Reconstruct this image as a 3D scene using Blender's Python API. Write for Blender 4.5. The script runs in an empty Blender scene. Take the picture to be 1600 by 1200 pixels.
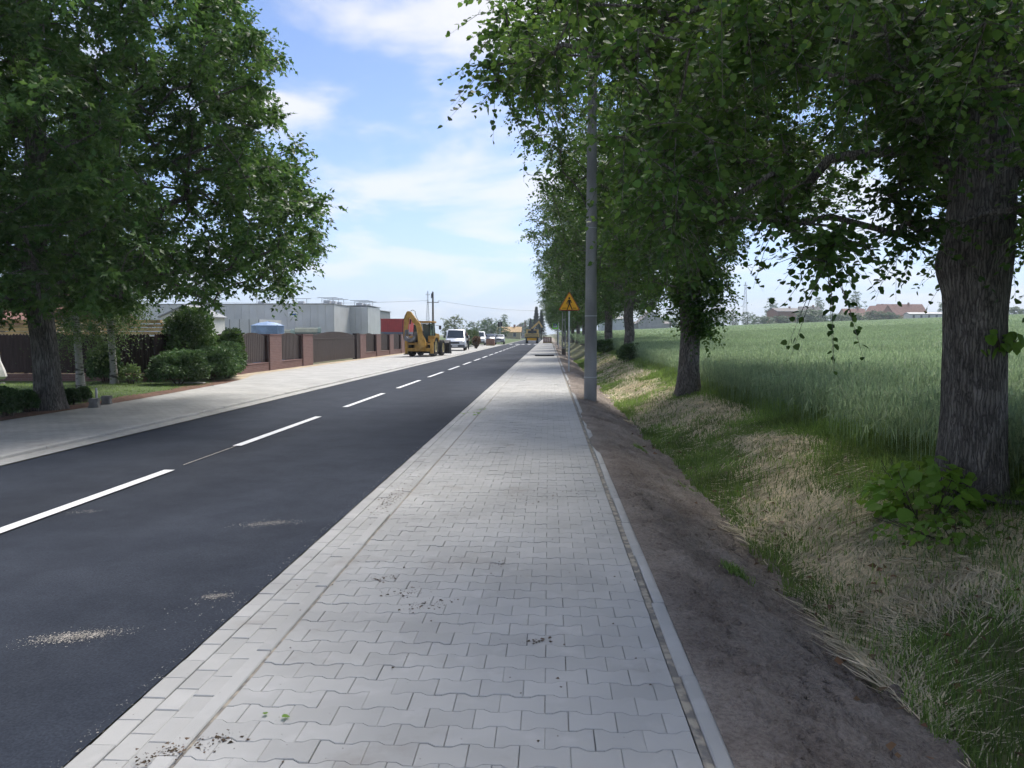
import bpy, bmesh, math, random
import numpy as np
from mathutils import Vector, Matrix, Euler

# ------------------------------------------------------------------ camera, sky, sun, exposure
scene = bpy.context.scene
COL = scene.collection
CAM_H = 1.63
FPX = 1200.0                      # focal length in pixels of the 1600 px wide photograph
VX, VY = 857.0, 522.0             # vanishing point of the road
YAW = math.atan((VX - 800) / FPX)
PITCH = math.atan((600 - VY) / FPX)
cam_d = bpy.data.cameras.new('camera')
cam = bpy.data.objects.new('camera', cam_d)
COL.objects.link(cam)
cam.location = (0, 0, CAM_H)
cam.rotation_euler = (math.pi / 2 - PITCH, 0, YAW)
cam_d.sensor_width = 36.0
cam_d.lens = 36.0 * FPX / 1600
cam_d.clip_start = 0.05
cam_d.clip_end = 5000
scene.camera = cam

SUN_EL, SUN_AZ = math.radians(52), math.radians(20)     # azimuth: from +Y (along the road) towards +X
world = bpy.data.worlds.new('World')
scene.world = world
world.use_nodes = True
wt = world.node_tree
wn, wl = wt.nodes, wt.links
bg = wn['Background']
sky = wn.new('ShaderNodeTexSky')
sky.sky_type = 'NISHITA'
sky.sun_disc = False
sky.sun_elevation = SUN_EL
sky.sun_rotation = SUN_AZ
sky.air_density = 0.5
sky.dust_density = 0.3
sky.ozone_density = 4.0
bg.inputs['Strength'].default_value = 0.086
# clouds: fractal noise on a flat layer high above, seen in every direction
tc = wn.new('ShaderNodeTexCoord')
sep = wn.new('ShaderNodeSeparateXYZ')
wl.new(tc.outputs['Generated'], sep.inputs[0])
def wmath(op, a, b=None, clamp=False):
    n = wn.new('ShaderNodeMath'); n.operation = op; n.use_clamp = clamp
    for i, v in enumerate((a, b)):
        if v is None: continue
        if isinstance(v, (int, float)): n.inputs[i].default_value = v
        else: wl.new(v, n.inputs[i])
    return n.outputs[0]
zz = wmath('ADD', wmath('MAXIMUM', sep.outputs[2], 0.0), 0.16)
cmb = wn.new('ShaderNodeCombineXYZ')
wl.new(wmath('DIVIDE', sep.outputs[0], zz), cmb.inputs[0])
wl.new(wmath('DIVIDE', sep.outputs[1], zz), cmb.inputs[1])
mp = wn.new('ShaderNodeMapping')
mp.inputs['Location'].default_value = (5.5, 5.5, 0)
wl.new(cmb.outputs[0], mp.inputs[0])
nz = wn.new('ShaderNodeTexNoise')
nz.inputs['Scale'].default_value = 1.15
nz.inputs['Detail'].default_value = 7
nz.inputs['Roughness'].default_value = 0.52
nz.inputs['Distortion'].default_value = 0.35
wl.new(mp.outputs[0], nz.inputs['Vector'])
rp = wn.new('ShaderNodeValToRGB')
rp.color_ramp.elements[0].position = 0.465
rp.color_ramp.elements[1].position = 0.60
rp.color_ramp.interpolation = 'EASE'
wl.new(nz.outputs[0], rp.inputs[0])
el = wmath('MAXIMUM', sep.outputs[2], 0.0)
veil = wmath('POWER', wmath('SUBTRACT', 1.0, el, True), 6.5)           # milky air low over the horizon
mv = wn.new('ShaderNodeMixRGB')
wl.new(wmath('MULTIPLY', veil, 1.12, True), mv.inputs[0])
wl.new(sky.outputs[0], mv.inputs[1])
mv.inputs[2].default_value = (2.75, 3.05, 3.6, 1)
mx = wn.new('ShaderNodeMixRGB')
wl.new(wmath('MULTIPLY', rp.outputs[0], wmath('SUBTRACT', 0.88, wmath('MULTIPLY', veil, 0.6))), mx.inputs[0])
wl.new(mv.outputs[0], mx.inputs[1])
mx.inputs[2].default_value = (4.3, 4.25, 4.3, 1)
wl.new(mx.outputs[0], bg.inputs['Color'])

sun_d = bpy.data.lights.new('sun', 'SUN')
sun_d.energy = 2.15
sun_d.angle = math.radians(30)
sun_d.color = (1.0, 0.94, 0.86)
sun = bpy.data.objects.new('sun', sun_d)
COL.objects.link(sun)
sdir = Vector((math.sin(SUN_AZ) * math.cos(SUN_EL), math.cos(SUN_AZ) * math.cos(SUN_EL), math.sin(SUN_EL)))
sun.rotation_euler = sdir.to_track_quat('Z', 'Y').to_euler()
sun.location = (30, 40, 60)

scene.view_settings.view_transform = 'Standard'
scene.view_settings.look = 'None'
scene.view_settings.gamma = 1
scene.view_settings.use_curve_mapping = False
scene.view_settings.exposure = 1.5
scene.render.engine = 'CYCLES'
scene.cycles.max_bounces = 5
scene.cycles.diffuse_bounces = 3
scene.cycles.glossy_bounces = 2
scene.cycles.transmission_bounces = 3
scene.cycles.volume_bounces = 0
scene.cycles.transparent_max_bounces = 4
scene.cycles.use_denoising = True
scene.cycles.use_adaptive_sampling = True
scene.cycles.adaptive_threshold = 0.03

# ------------------------------------------------------------------ helpers
def proj(P):
    """world points -> photograph pixels (used only to prune crown clumps)"""
    P = np.atleast_2d(np.asarray(P, float)) - np.array([0, 0, CAM_H])
    c, s = math.cos(YAW), math.sin(YAW)
    xr = c * P[:, 0] + s * P[:, 1]
    yf = -s * P[:, 0] + c * P[:, 1]
    cp, sp = math.cos(PITCH), math.sin(PITCH)
    f = cp * yf - sp * P[:, 2]
    u = sp * yf + cp * P[:, 2]
    f2 = np.where(f > 0.1, f, 0.1)
    return 800 + FPX * xr / f2, 600 - FPX * u / f2, f

def ground_at(px, py, z=0.0):
    cx, cy = (px - 800) / FPX, (600 - py) / FPX
    dy = math.cos(PITCH) + cy * math.sin(PITCH)
    dz = -math.sin(PITCH) + cy * math.cos(PITCH)
    c, s = math.cos(YAW), math.sin(YAW)
    t = (z - CAM_H) / dz
    return (c * cx - s * dy) * t, (s * cx + c * dy) * t

def in_poly(x, y, poly):
    inside = np.zeros(len(x), bool)
    n = len(poly)
    for i in range(n):
        x1, y1 = poly[i]; x2, y2 = poly[(i + 1) % n]
        cond = ((y1 > y) != (y2 > y))
        xi = (x2 - x1) * (y - y1) / ((y2 - y1) if y2 != y1 else 1e-9) + x1
        inside ^= cond & (x < xi)
    return inside

def nodes_of(m):
    m.use_nodes = True
    return m.node_tree.nodes, m.node_tree.links

def nmat(name, col, rough=0.8, var=0.2, scale=4.0, detail=5, bump=0.0, bscale=None, metal=0.0, col2=None,
         island=0.0, objrand=0.0, stretch=(1, 1, 1), transl=0.0, spec=0.35, local=False, lo=0.35, hi=0.65, tcol=None, bdist=0.02):
    """procedural material: two-tone fractal colour in world space, bump, optional per-piece shift and translucency"""
    m = bpy.data.materials.new(name)
    n, l = nodes_of(m)
    b = n['Principled BSDF']
    b.inputs['Roughness'].default_value = rough
    b.inputs['Metallic'].default_value = metal
    b.inputs['Specular IOR Level'].default_value = spec
    if local:
        t = n.new('ShaderNodeTexCoord'); src = t.outputs['Object']
    else:
        t = n.new('ShaderNodeNewGeometry'); src = t.outputs['Position']
    mpn = n.new('ShaderNodeMapping'); mpn.inputs['Scale'].default_value = stretch
    l.new(src, mpn.inputs[0])
    nz = n.new('ShaderNodeTexNoise'); nz.inputs['Scale'].default_value = scale; nz.inputs['Detail'].default_value = detail
    l.new(mpn.outputs[0], nz.inputs['Vector'])
    r = n.new('ShaderNodeValToRGB')
    c2 = col2 if col2 else tuple(min(1, c * (1 + var)) for c in col)
    c1 = col if col2 else tuple(c * (1 - var) for c in col)
    r.color_ramp.elements[0].position = lo; r.color_ramp.elements[1].position = hi
    r.color_ramp.elements[0].color = (*c1, 1); r.color_ramp.elements[1].color = (*c2, 1)
    l.new(nz.outputs[0], r.inputs[0])
    out = r.outputs[0]
    if island or objrand:
        amt = island or objrand
        if island:
            g = n.new('ShaderNodeNewGeometry'); rnd = g.outputs['Random Per Island']
        else:
            g = n.new('ShaderNodeObjectInfo'); rnd = g.outputs['Random']
        mr = n.new('ShaderNodeMapRange')
        mr.inputs[3].default_value = 1 - amt; mr.inputs[4].default_value = 1 + amt
        l.new(rnd, mr.inputs[0])
        hs = n.new('ShaderNodeHueSaturation')
        if island:
            mh = n.new('ShaderNodeMapRange'); mh.inputs[3].default_value = 0.512; mh.inputs[4].default_value = 0.482
            l.new(rnd, mh.inputs[0]); l.new(mh.outputs[0], hs.inputs['Hue'])
        l.new(mr.outputs[0], hs.inputs['Value']); l.new(out, hs.inputs['Color'])
        out = hs.outputs[0]
    l.new(out, b.inputs['Base Color'])
    if bump:
        bn = n.new('ShaderNodeBump'); bn.inputs['Strength'].default_value = bump; bn.inputs['Distance'].default_value = bdist
        n2 = n.new('ShaderNodeTexNoise'); n2.inputs['Scale'].default_value = bscale or scale * 6; n2.inputs['Detail'].default_value = 6
        l.new(mpn.outputs[0], n2.inputs['Vector']); l.new(n2.outputs[0], bn.inputs['Height'])
        l.new(bn.outputs[0], b.inputs['Normal'])
    if transl:
        tr = n.new('ShaderNodeBsdfTranslucent')
        hs2 = n.new('ShaderNodeHueSaturation'); hs2.inputs['Value'].default_value = 1.35; hs2.inputs['Hue'].default_value = 0.485
        l.new(out, hs2.inputs['Color']); l.new(hs2.outputs[0], tr.inputs[0])
        ms = n.new('ShaderNodeMixShader'); ms.inputs[0].default_value = transl
        l.new(b.outputs[0], ms.inputs[1]); l.new(tr.outputs[0], ms.inputs[2])
        l.new(ms.outputs[0], n['Material Output'].inputs[0])
    return m

def tag(o, label=None, cat=None, group=None, kind=None):
    if label: o['label'] = label
    if cat: o['category'] = cat
    if group: o['group'] = group
    if kind: o['kind'] = kind
    return o

def empty(name, loc=(0, 0, 0), rz=0.0):
    o = bpy.data.objects.new(name, None)
    o.empty_display_size = 0.2
    o.location = loc; o.rotation_euler = (0, 0, rz)
    COL.objects.link(o)
    return o

def link_mesh(name, me, mat=None, parent=None, loc=None, rot=None):
    if mat is not None and not me.materials: me.materials.append(mat)
    o = bpy.data.objects.new(name, me)
    COL.objects.link(o)
    if parent is not None: o.parent = parent
    if loc is not None: o.location = loc
    if rot is not None: o.rotation_euler = rot
    return o

def np_mesh(name, V, F, smooth=False):
    """V (n,3), F (m,k): fast mesh from arrays"""
    V = np.ascontiguousarray(V, np.float32); F = np.ascontiguousarray(F, np.int32)
    me = bpy.data.meshes.new(name)
    me.vertices.add(len(V)); me.vertices.foreach_set('co', V.ravel())
    k = F.shape[1]
    me.loops.add(F.size); me.loops.foreach_set('vertex_index', F.ravel())
    me.polygons.add(len(F))
    me.polygons.foreach_set('loop_start', np.arange(0, F.size, k, dtype=np.int32))
    me.polygons.foreach_set('loop_total', np.full(len(F), k, np.int32))
    if smooth: me.polygons.foreach_set('use_smooth', np.ones(len(F), bool))
    me.update(calc_edges=True)
    return me

class MB:
    """collects simple solids into one mesh"""
    def __init__(s): s.v = []; s.f = []
    def add(s, vs, fs):
        o = len(s.v); s.v += [tuple(p) for p in vs]; s.f += [tuple(i + o for i in f) for f in fs]; return s
    def box(s, c, d, rz=0.0, rx=0.0, ry=0.0):
        M = Euler((rx, ry, rz)).to_matrix(); c = Vector(c); hx, hy, hz = d[0] / 2, d[1] / 2, d[2] / 2
        vs = [c + M @ Vector((a * hx, b * hy, e * hz)) for a in (-1, 1) for b in (-1, 1) for e in (-1, 1)]
        return s.add(vs, [(0, 1, 3, 2), (4, 6, 7, 5), (0, 4, 5, 1), (2, 3, 7, 6), (0, 2, 6, 4), (1, 5, 7, 3)])
    def bb(s, x0, x1, y0, y1, z0, z1): return s.box(((x0 + x1) / 2, (y0 + y1) / 2, (z0 + z1) / 2), (x1 - x0, y1 - y0, z1 - z0))
    def tube(s, p0, p1, r0, r1=None, n=8, caps=True):
        r1 = r0 if r1 is None else r1
        p0, p1 = Vector(p0), Vector(p1); d = (p1 - p0)
        if d.length < 1e-6: return s
        q = d.to_track_quat('Z', 'Y').to_matrix()
        vs = []
        for p, r in ((p0, r0), (p1, r1)):
            for i in range(n):
                a = 2 * math.pi * i / n
                vs.append(p + q @ Vector((r * math.cos(a), r * math.sin(a), 0)))
        fs = [(i, (i + 1) % n, n + (i + 1) % n, n + i) for i in range(n)]
        if caps: fs += [tuple(range(n))[::-1], tuple(range(n, 2 * n))]
        return s.add(vs, fs)
    def path(s, pts, r, n=6):
        for a, b in zip(pts[:-1], pts[1:]): s.tube(a, b, r, r, n)
        return s
    def prism(s, poly, a0, a1, axis='y'):
        """poly: 2-D outline; extruded from a0 to a1 along the axis (x: poly=(y,z), y: (x,z), z: (x,y))"""
        def P(p, a): return {'x': (a, p[0], p[1]), 'y': (p[0], a, p[1]), 'z': (p[0], p[1], a)}[axis]
        n = len(poly)
        vs = [P(p, a0) for p in poly] + [P(p, a1) for p in poly]
        fs = [(i, (i + 1) % n, n + (i + 1) % n, n + i) for i in range(n)] + [tuple(range(n))[::-1], tuple(range(n, 2 * n))]
        return s.add(vs, fs)
    def lathe(s, prof, c=(0, 0, 0), axis='z', n=24):
        """prof: (radius, height) pairs"""
        vs = []; k = len(prof)
        for i in range(n):
            a = 2 * math.pi * i / n
            for r, h in prof:
                p = (r * math.cos(a), r * math.sin(a), h)
                if axis == 'x': p = (h, p[0], p[1])
                if axis == 'y': p = (p[0], h, p[1])
                vs.append((p[0] + c[0], p[1] + c[1], p[2] + c[2]))
        fs = []
        for i in range(n):
            j = (i + 1) % n
            for q in range(k - 1): fs.append((i * k + q, j * k + q, j * k + q + 1, i * k + q + 1))
        return s.add(vs, fs)
    def build(s, name, mat, parent=None, loc=None, rot=None, bevel=0.0, smooth=False):
        me = bpy.data.meshes.new(name)
        me.from_pydata(s.v, [], s.f)
        bm = bmesh.new(); bm.from_mesh(me)
        bmesh.ops.recalc_face_normals(bm, faces=bm.faces)
        if bevel:
            bmesh.ops.bevel(bm, geom=[e for e in bm.edges if len(e.link_faces) == 2 and e.calc_face_angle(0) > 0.5], offset=bevel, segments=2, affect='EDGES', clamp_overlap=True)
        bm.to_mesh(me); bm.free()
        if smooth:
            for p in me.polygons: p.use_smooth = True
            try: me.set_sharp_from_angle(angle=math.radians(40))
            except Exception: pass
        return link_mesh(name, me, mat, parent, loc, rot)

def copy_tree(o, parent=None):
    c = o.copy(); COL.objects.link(c); c.parent = parent
    for ch in list(o.children): copy_tree(ch, c)
    return c

# ------------------------------------------------------------------ materials
def leafmat(name, c, var=0.35, transl=0.38, rough=0.5, isl=0.3):
    return nmat(name, c, rough, var, 0.9, 3, transl=transl, island=isl, spec=0.3)
M = {}
M['asphalt'] = nmat('asphalt', (0.030, 0.037, 0.052), 0.88, 0.18, 0.55, 8, spec=0.15, bump=0.6, bscale=150, stretch=(1, 0.18, 1), bdist=0.006)
def speckle(m, scale, lo_c, hi_c, p0=0.38, p1=0.66):
    """fine grains of another tone multiplied over a material's colour"""
    n, l = nodes_of(m); b = n['Principled BSDF']; src = b.inputs['Base Color'].links[0].from_socket
    g = n.new('ShaderNodeNewGeometry'); z = n.new('ShaderNodeTexNoise'); z.inputs['Scale'].default_value = scale; z.inputs['Detail'].default_value = 8; z.inputs['Roughness'].default_value = 0.72
    l.new(g.outputs['Position'], z.inputs['Vector'])
    r = n.new('ShaderNodeValToRGB'); r.color_ramp.elements[0].position = p0; r.color_ramp.elements[1].position = p1
    r.color_ramp.elements[0].color = (*lo_c, 1); r.color_ramp.elements[1].color = (*hi_c, 1)
    l.new(z.outputs[0], r.inputs[0])
    mm = n.new('ShaderNodeMixRGB'); mm.blend_type = 'MULTIPLY'; mm.inputs[0].default_value = 1; l.new(src, mm.inputs[1]); l.new(r.outputs[0], mm.inputs[2]); l.new(mm.outputs[0], b.inputs['Base Color'])
speckle(M['asphalt'], 75, (0.72, 0.72, 0.72), (1.35, 1.34, 1.32))
speckle(M['asphalt'], 1.3, (0.82, 0.83, 0.85), (1.25, 1.22, 1.18))
M['paver'] = None
def paver_mat(name, objrand=0.0, island=0.0, bricks=None):
    m = nmat(name, (0.435, 0.432, 0.415), 0.85, 0.10, 1.1, 6, bump=0.25, bscale=220, island=island, objrand=objrand, bdist=0.002, spec=0.25)
    n, l = nodes_of(m); b = n['Principled BSDF']
    src = b.inputs['Base Color'].links[0].from_socket
    g = n.new('ShaderNodeNewGeometry')
    # pale lime bloom in patches, brown dust in others
    n1 = n.new('ShaderNodeTexNoise'); n1.inputs['Scale'].default_value = 5.2; n1.inputs['Detail'].default_value = 4
    l.new(g.outputs['Position'], n1.inputs['Vector'])
    r1 = n.new('ShaderNodeValToRGB'); r1.color_ramp.elements[0].position = 0.56; r1.color_ramp.elements[1].position = 0.78
    l.new(n1.outputs[0], r1.inputs[0])
    f1 = n.new('ShaderNodeMath'); f1.operation = 'MULTIPLY'; f1.inputs[1].default_value = 0.55; l.new(r1.outputs[0], f1.inputs[0])
    m1 = n.new('ShaderNodeMixRGB'); m1.inputs[2].default_value = (0.55, 0.545, 0.53, 1)
    l.new(f1.outputs[0], m1.inputs[0]); l.new(src, m1.inputs[1])
    n2 = n.new('ShaderNodeTexNoise'); n2.inputs['Scale'].default_value = 1.15; n2.inputs['Detail'].default_value = 8; n2.inputs['Roughness'].default_value = 0.7
    mp2 = n.new('ShaderNodeMapping'); mp2.inputs['Location'].default_value = (7, 3, 0); l.new(g.outputs['Position'], mp2.inputs[0]); l.new(mp2.outputs[0], n2.inputs['Vector'])
    r2 = n.new('ShaderNodeValToRGB'); r2.color_ramp.elements[0].position = 0.57; r2.color_ramp.elements[1].position = 0.74
    l.new(n2.outputs[0], r2.inputs[0])
    f2 = n.new('ShaderNodeMath'); f2.operation = 'MULTIPLY'; f2.inputs[1].default_value = 0.5; l.new(r2.outputs[0], f2.inputs[0])
    m2 = n.new('ShaderNodeMixRGB'); m2.inputs[2].default_value = (0.25, 0.215, 0.18, 1)
    l.new(f2.outputs[0], m2.inputs[0]); l.new(m1.outputs[0], m2.inputs[1])
    out = m2.outputs[0]
    if bricks:
        bt = n.new('ShaderNodeTexBrick'); l.new(g.outputs['Position'], bt.inputs['Vector'])
        bt.inputs['Scale'].default_value = 1.0; bt.inputs['Brick Width'].default_value = bricks[0]; bt.inputs['Row Height'].default_value = bricks[1]
        bt.inputs['Mortar Size'].default_value = 0.004; bt.inputs['Color1'].default_value = (1, 1, 1, 1); bt.inputs['Color2'].default_value = (0.9, 0.9, 0.9, 1); bt.inputs['Mortar'].default_value = (0.5, 0.5, 0.48, 1)
        mm = n.new('ShaderNodeMixRGB'); mm.blend_type = 'MULTIPLY'; mm.inputs[0].default_value = 1
        l.new(out, mm.inputs[1]); l.new(bt.outputs[0], mm.inputs[2]); out = mm.outputs[0]
    l.new(out, b.inputs['Base Color'])
    return m
M['paver'] = paver_mat('paver_concrete', objrand=0.06)
M['paver_far'] = paver_mat('paver_concrete_far', island=0.0)
M['paver_flat'] = paver_mat('paver_concrete_flat', bricks=(0.2, 0.143))
M['lay'] = paver_mat('lay_by_concrete', bricks=(0.2, 0.143))
M['kerb'] = paver_mat('kerb_concrete', objrand=0.08)
M['joint'] = nmat('joint_sand', (0.27, 0.255, 0.23), 0.95, 0.4, 12, bump=0.4, bscale=200, bdist=0.003)
M['sand'] = nmat('sand', (0.40, 0.375, 0.33), 0.95, 0.25, 9, island=0.25)
M['joint_fill'] = nmat('sandy_joint', (0.20, 0.19, 0.175), 0.95, 0.0, 14, 8, col2=(0.42, 0.375, 0.30), lo=0.42, hi=0.60, bump=0.5, bscale=150, bdist=0.004)
M['yellow_sand'] = nmat('yellow_sand', (0.42, 0.35, 0.25), 0.95, 0.3, 3, bump=0.4, bscale=40)
M['soil'] = nmat('bare_soil', (0.235, 0.195, 0.165), 0.98, 0.0, 1.6, 10, bump=1.0, bscale=90, col2=(0.36, 0.31, 0.265), bdist=0.03)
speckle(M['soil'], 38, (0.55, 0.53, 0.52), (1.12, 1.12, 1.12), 0.30, 0.58)
M['ground'] = nmat('ground', (0.15, 0.13, 0.08), 0.98, 0.3, 2.0, 8, bump=0.6, bscale=30, col2=(0.14, 0.17, 0.07))
M['paint'] = nmat('road_paint', (0.74, 0.75, 0.76), 0.6, 0.07, 5, bump=0.2, bscale=120, bdist=0.003)
M['grass'] = leafmat('grass_blades', (0.15, 0.25, 0.062), 0.35, 0.42)
M['straw'] = nmat('dry_straw', (0.62, 0.56, 0.40), 0.8, 0.2, 3, island=0.3, transl=0.25)
M['wheat'] = nmat('wheat_blades', (0.205, 0.300, 0.165), 0.6, 0.10, 0.35, 4, island=0.28, transl=0.42)
M['field'] = nmat('field_under_wheat', (0.13, 0.20, 0.13), 0.95, 0.25, 1.4, 6, bump=0.8, bscale=14, bdist=0.1)
M['lawn'] = nmat('lawn', (0.075, 0.115, 0.035), 0.95, 0.3, 1.3, 7, bump=0.5, bscale=60)
M['lime'] = leafmat('lime_leaves', (0.060, 0.130, 0.026), 0.35, 0.45)
M['lime2'] = leafmat('lime_leaves_far', (0.060, 0.125, 0.030), 0.35, 0.42)
M['oak'] = leafmat('oak_leaves', (0.056, 0.130, 0.030), 0.35, 0.42)
M['shoot'] = leafmat('young_lime_leaves', (0.13, 0.26, 0.035), 0.3, 0.45)
M['birch_leaf'] = leafmat('birch_leaves', (0.10, 0.165, 0.055), 0.3, 0.36)
M['shrub'] = leafmat('shrub_leaves', (0.055, 0.110, 0.030), 0.35, 0.3)
M['box'] = leafmat('boxwood_leaves', (0.055, 0.115, 0.038), 0.3, 0.25)
M['juniper'] = leafmat('juniper_needles', (0.075, 0.150, 0.052), 0.35, 0.22)
M['thuja'] = leafmat('thuja_leaves', (0.050, 0.090, 0.025), 0.3, 0.22)
M['far_leaf'] = leafmat('far_tree_leaves', (0.070, 0.135, 0.052), 0.3, 0.3)
M['far_leaf2'] = leafmat('far_tree_leaves_pale', (0.105, 0.150, 0.050), 0.3, 0.3)
M['spruce'] = leafmat('spruce_needles', (0.028, 0.055, 0.032), 0.3, 0.15)
M['brown_leaf'] = leafmat('withered_leaves', (0.16, 0.095, 0.045), 0.35, 0.25)
def barkmat(name, c1, c2, sc=16, bump=1.0):
    """plates of bark parted by dark upright cracks"""
    m = nmat(name, c1, 0.95, 0, 7, 6, col2=c2, stretch=(1, 1, 0.5))
    n, l = nodes_of(m); b = n['Principled BSDF']
    src = b.inputs['Base Color'].links[0].from_socket
    g = n.new('ShaderNodeNewGeometry')
    nz = n.new('ShaderNodeTexNoise'); nz.inputs['Scale'].default_value = 9; nz.inputs['Detail'].default_value = 4
    l.new(g.outputs['Position'], nz.inputs['Vector'])
    sb = n.new('ShaderNodeVectorMath'); sb.operation = 'MULTIPLY_ADD'; sb.inputs[1].default_value = (0.05, 0.05, 0.25)
    l.new(nz.outputs['Color'], sb.inputs[0]); l.new(g.outputs['Position'], sb.inputs[2])
    mp = n.new('ShaderNodeMapping'); mp.inputs['Scale'].default_value = (1, 1, 0.075); l.new(sb.outputs[0], mp.inputs[0])
    vo = n.new('ShaderNodeTexVoronoi'); vo.feature = 'DISTANCE_TO_EDGE'; vo.inputs['Scale'].default_value = sc
    l.new(mp.outputs[0], vo.inputs['Vector'])
    fine = n.new('ShaderNodeTexNoise'); fine.inputs['Scale'].default_value = sc * 2.2; fine.inputs['Detail'].default_value = 5; l.new(mp.outputs[0], fine.inputs['Vector'])
    r = n.new('ShaderNodeValToRGB'); r.color_ramp.elements[0].position = 0.0; r.color_ramp.elements[1].position = 0.28
    r.color_ramp.elements[0].color = (0.22, 0.22, 0.22, 1)
    ad = n.new('ShaderNodeMath'); ad.operation = 'MULTIPLY_ADD'; ad.inputs[1].default_value = 0.45; l.new(fine.outputs[0], ad.inputs[0])
    sb2 = n.new('ShaderNodeMath'); sb2.operation = 'SUBTRACT'; sb2.inputs[1].default_value = 0.2; l.new(vo.outputs['Distance'], sb2.inputs[0]); l.new(sb2.outputs[0], ad.inputs[2])
    l.new(ad.outputs[0], r.inputs[0])
    mm = n.new('ShaderNodeMixRGB'); mm.blend_type = 'MULTIPLY'; mm.inputs[0].default_value = 1
    l.new(src, mm.inputs[1]); l.new(r.outputs[0], mm.inputs[2]); l.new(mm.outputs[0], b.inputs['Base Color'])
    bn = n.new('ShaderNodeBump'); bn.inputs['Strength'].default_value = bump; bn.inputs['Distance'].default_value = 0.03
    l.new(ad.outputs[0], bn.inputs['Height']); l.new(bn.outputs[0], b.inputs['Normal'])
    return m
M['bark'] = barkmat('lime_bark', (0.155, 0.138, 0.122), (0.29, 0.262, 0.238), 40)
M['oakbark'] = barkmat('oak_bark', (0.13, 0.12, 0.105), (0.235, 0.22, 0.20), 30)
M['twig'] = nmat('twig_bark', (0.085, 0.070, 0.055), 0.9, 0.3, 8)
M['birchbark'] = nmat('birch_bark', (0.055, 0.05, 0.045), 0.8, 0, 5, 6, col2=(0.33, 0.32, 0.31), stretch=(0.6, 0.6, 2.0), lo=0.40, hi=0.47, bump=0.3)
M['concrete'] = nmat('concrete', (0.27, 0.27, 0.265), 0.9, 0.2, 3, 8, bump=0.35, bscale=60, stretch=(1, 1, 0.35), bdist=0.006)
M['galv'] = nmat('galvanised_steel', (0.50, 0.52, 0.54), 0.45, 0.12, 6, metal=0.6)
M['sign_yellow'] = nmat('sign_yellow', (0.80, 0.42, 0.02), 0.45, 0.04, 4)
M['sign_red'] = nmat('sign_red', (0.42, 0.10, 0.03), 0.5, 0.05, 4)
M['sign_black'] = nmat('sign_black', (0.015, 0.012, 0.012), 0.5, 0.05, 4)
M['sign_green'] = nmat('sign_green', (0.25, 0.75, 0.04), 0.5, 0.04, 4)
M['sign_blue'] = nmat('sign_blue', (0.02, 0.10, 0.38), 0.5, 0.04, 4)
M['sign_white'] = nmat('sign_white', (0.75, 0.76, 0.78), 0.5, 0.04, 4)
M['dark'] = nmat('near_black', (0.012, 0.012, 0.013), 0.95, 0.2, 4)
def brickmat(name, c1, c2, mortar, w=0.25, h=0.075):
    m = nmat(name, c1, 0.9, 0.15, 2.5, bump=0.3, bscale=80)
    n, l = nodes_of(m); b = n['Principled BSDF']
    g = n.new('ShaderNodeNewGeometry'); s = n.new('ShaderNodeSeparateXYZ'); l.new(g.outputs['Position'], s.inputs[0])
    ad = n.new('ShaderNodeMath'); ad.operation = 'ADD'; l.new(s.outputs[0], ad.inputs[0]); l.new(s.outputs[1], ad.inputs[1])
    c = n.new('ShaderNodeCombineXYZ'); l.new(ad.outputs[0], c.inputs[0]); l.new(s.outputs[2], c.inputs[1])
    bt = n.new('ShaderNodeTexBrick'); bt.inputs['Scale'].default_value = 1; bt.inputs['Brick Width'].default_value = w; bt.inputs['Row Height'].default_value = h
    bt.inputs['Mortar Size'].default_value = 0.008
    for k, v in (('Color1', c1), ('Color2', c2), ('Mortar', mortar)): bt.inputs[k].default_value = (*v, 1)
    l.new(c.outputs[0], bt.inputs['Vector']); l.new(bt.outputs[0], b.inputs['Base Color'])
    return m
M['brick_fence'] = brickmat('mauve_brick', (0.20, 0.115, 0.105), (0.165, 0.092, 0.088), (0.22, 0.16, 0.145))
M['brick_red'] = brickmat('red_brick', (0.32, 0.15, 0.10), (0.26, 0.12, 0.085), (0.3, 0.24, 0.2))
M['panel'] = nmat('brown_fence_panel', (0.082, 0.066, 0.064), 0.7, 0.14, 5, stretch=(3, 3, 0.3))
M['picket'] = nmat('dark_picket_wood', (0.042, 0.026, 0.026), 0.8, 0.25, 5, stretch=(3, 3, 0.4), objrand=0.2)
M['hall'] = nmat('grey_cladding', (0.55, 0.56, 0.57), 0.5, 0.06, 0.6, objrand=0.05, metal=0.15)
M['hall_trim'] = nmat('grey_trim', (0.24, 0.25, 0.26), 0.5, 0.08, 1)
M['white_wall'] = nmat('white_render', (0.62, 0.62, 0.60), 0.85, 0.08, 1.2)
M['cream'] = nmat('cream_render', (0.50, 0.43, 0.30), 0.9, 0.1, 1.0)
M['greywall'] = nmat('grey_render', (0.38, 0.37, 0.36), 0.9, 0.12, 1.0)
M['tile_red'] = nmat('red_roof_tiles', (0.27, 0.150, 0.120), 0.85, 0.2, 1.8, bump=0.5, bscale=8)
M['tile_dark'] = nmat('dark_roof_tiles', (0.20, 0.185, 0.18), 0.85, 0.2, 1.8, bump=0.5, bscale=8)
M['timber'] = nmat('sawn_timber', (0.46, 0.31, 0.15), 0.8, 0.25, 3, objrand=0.25)
M['glass'] = nmat('window_glass', (0.035, 0.045, 0.055), 0.08, 0.2, 1, spec=0.6)
M['cab_glass'] = nmat('tinted_cab_glass', (0.035, 0.075, 0.085), 0.1, 0.2, 1, spec=0.6)
M['frame'] = nmat('white_frame', (0.7, 0.7, 0.7), 0.6, 0.05, 2)
M['cat'] = nmat('worn_yellow_paint', (0.46, 0.27, 0.06), 0.55, 0.25, 3.5, bump=0.1, bscale=30)
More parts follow.
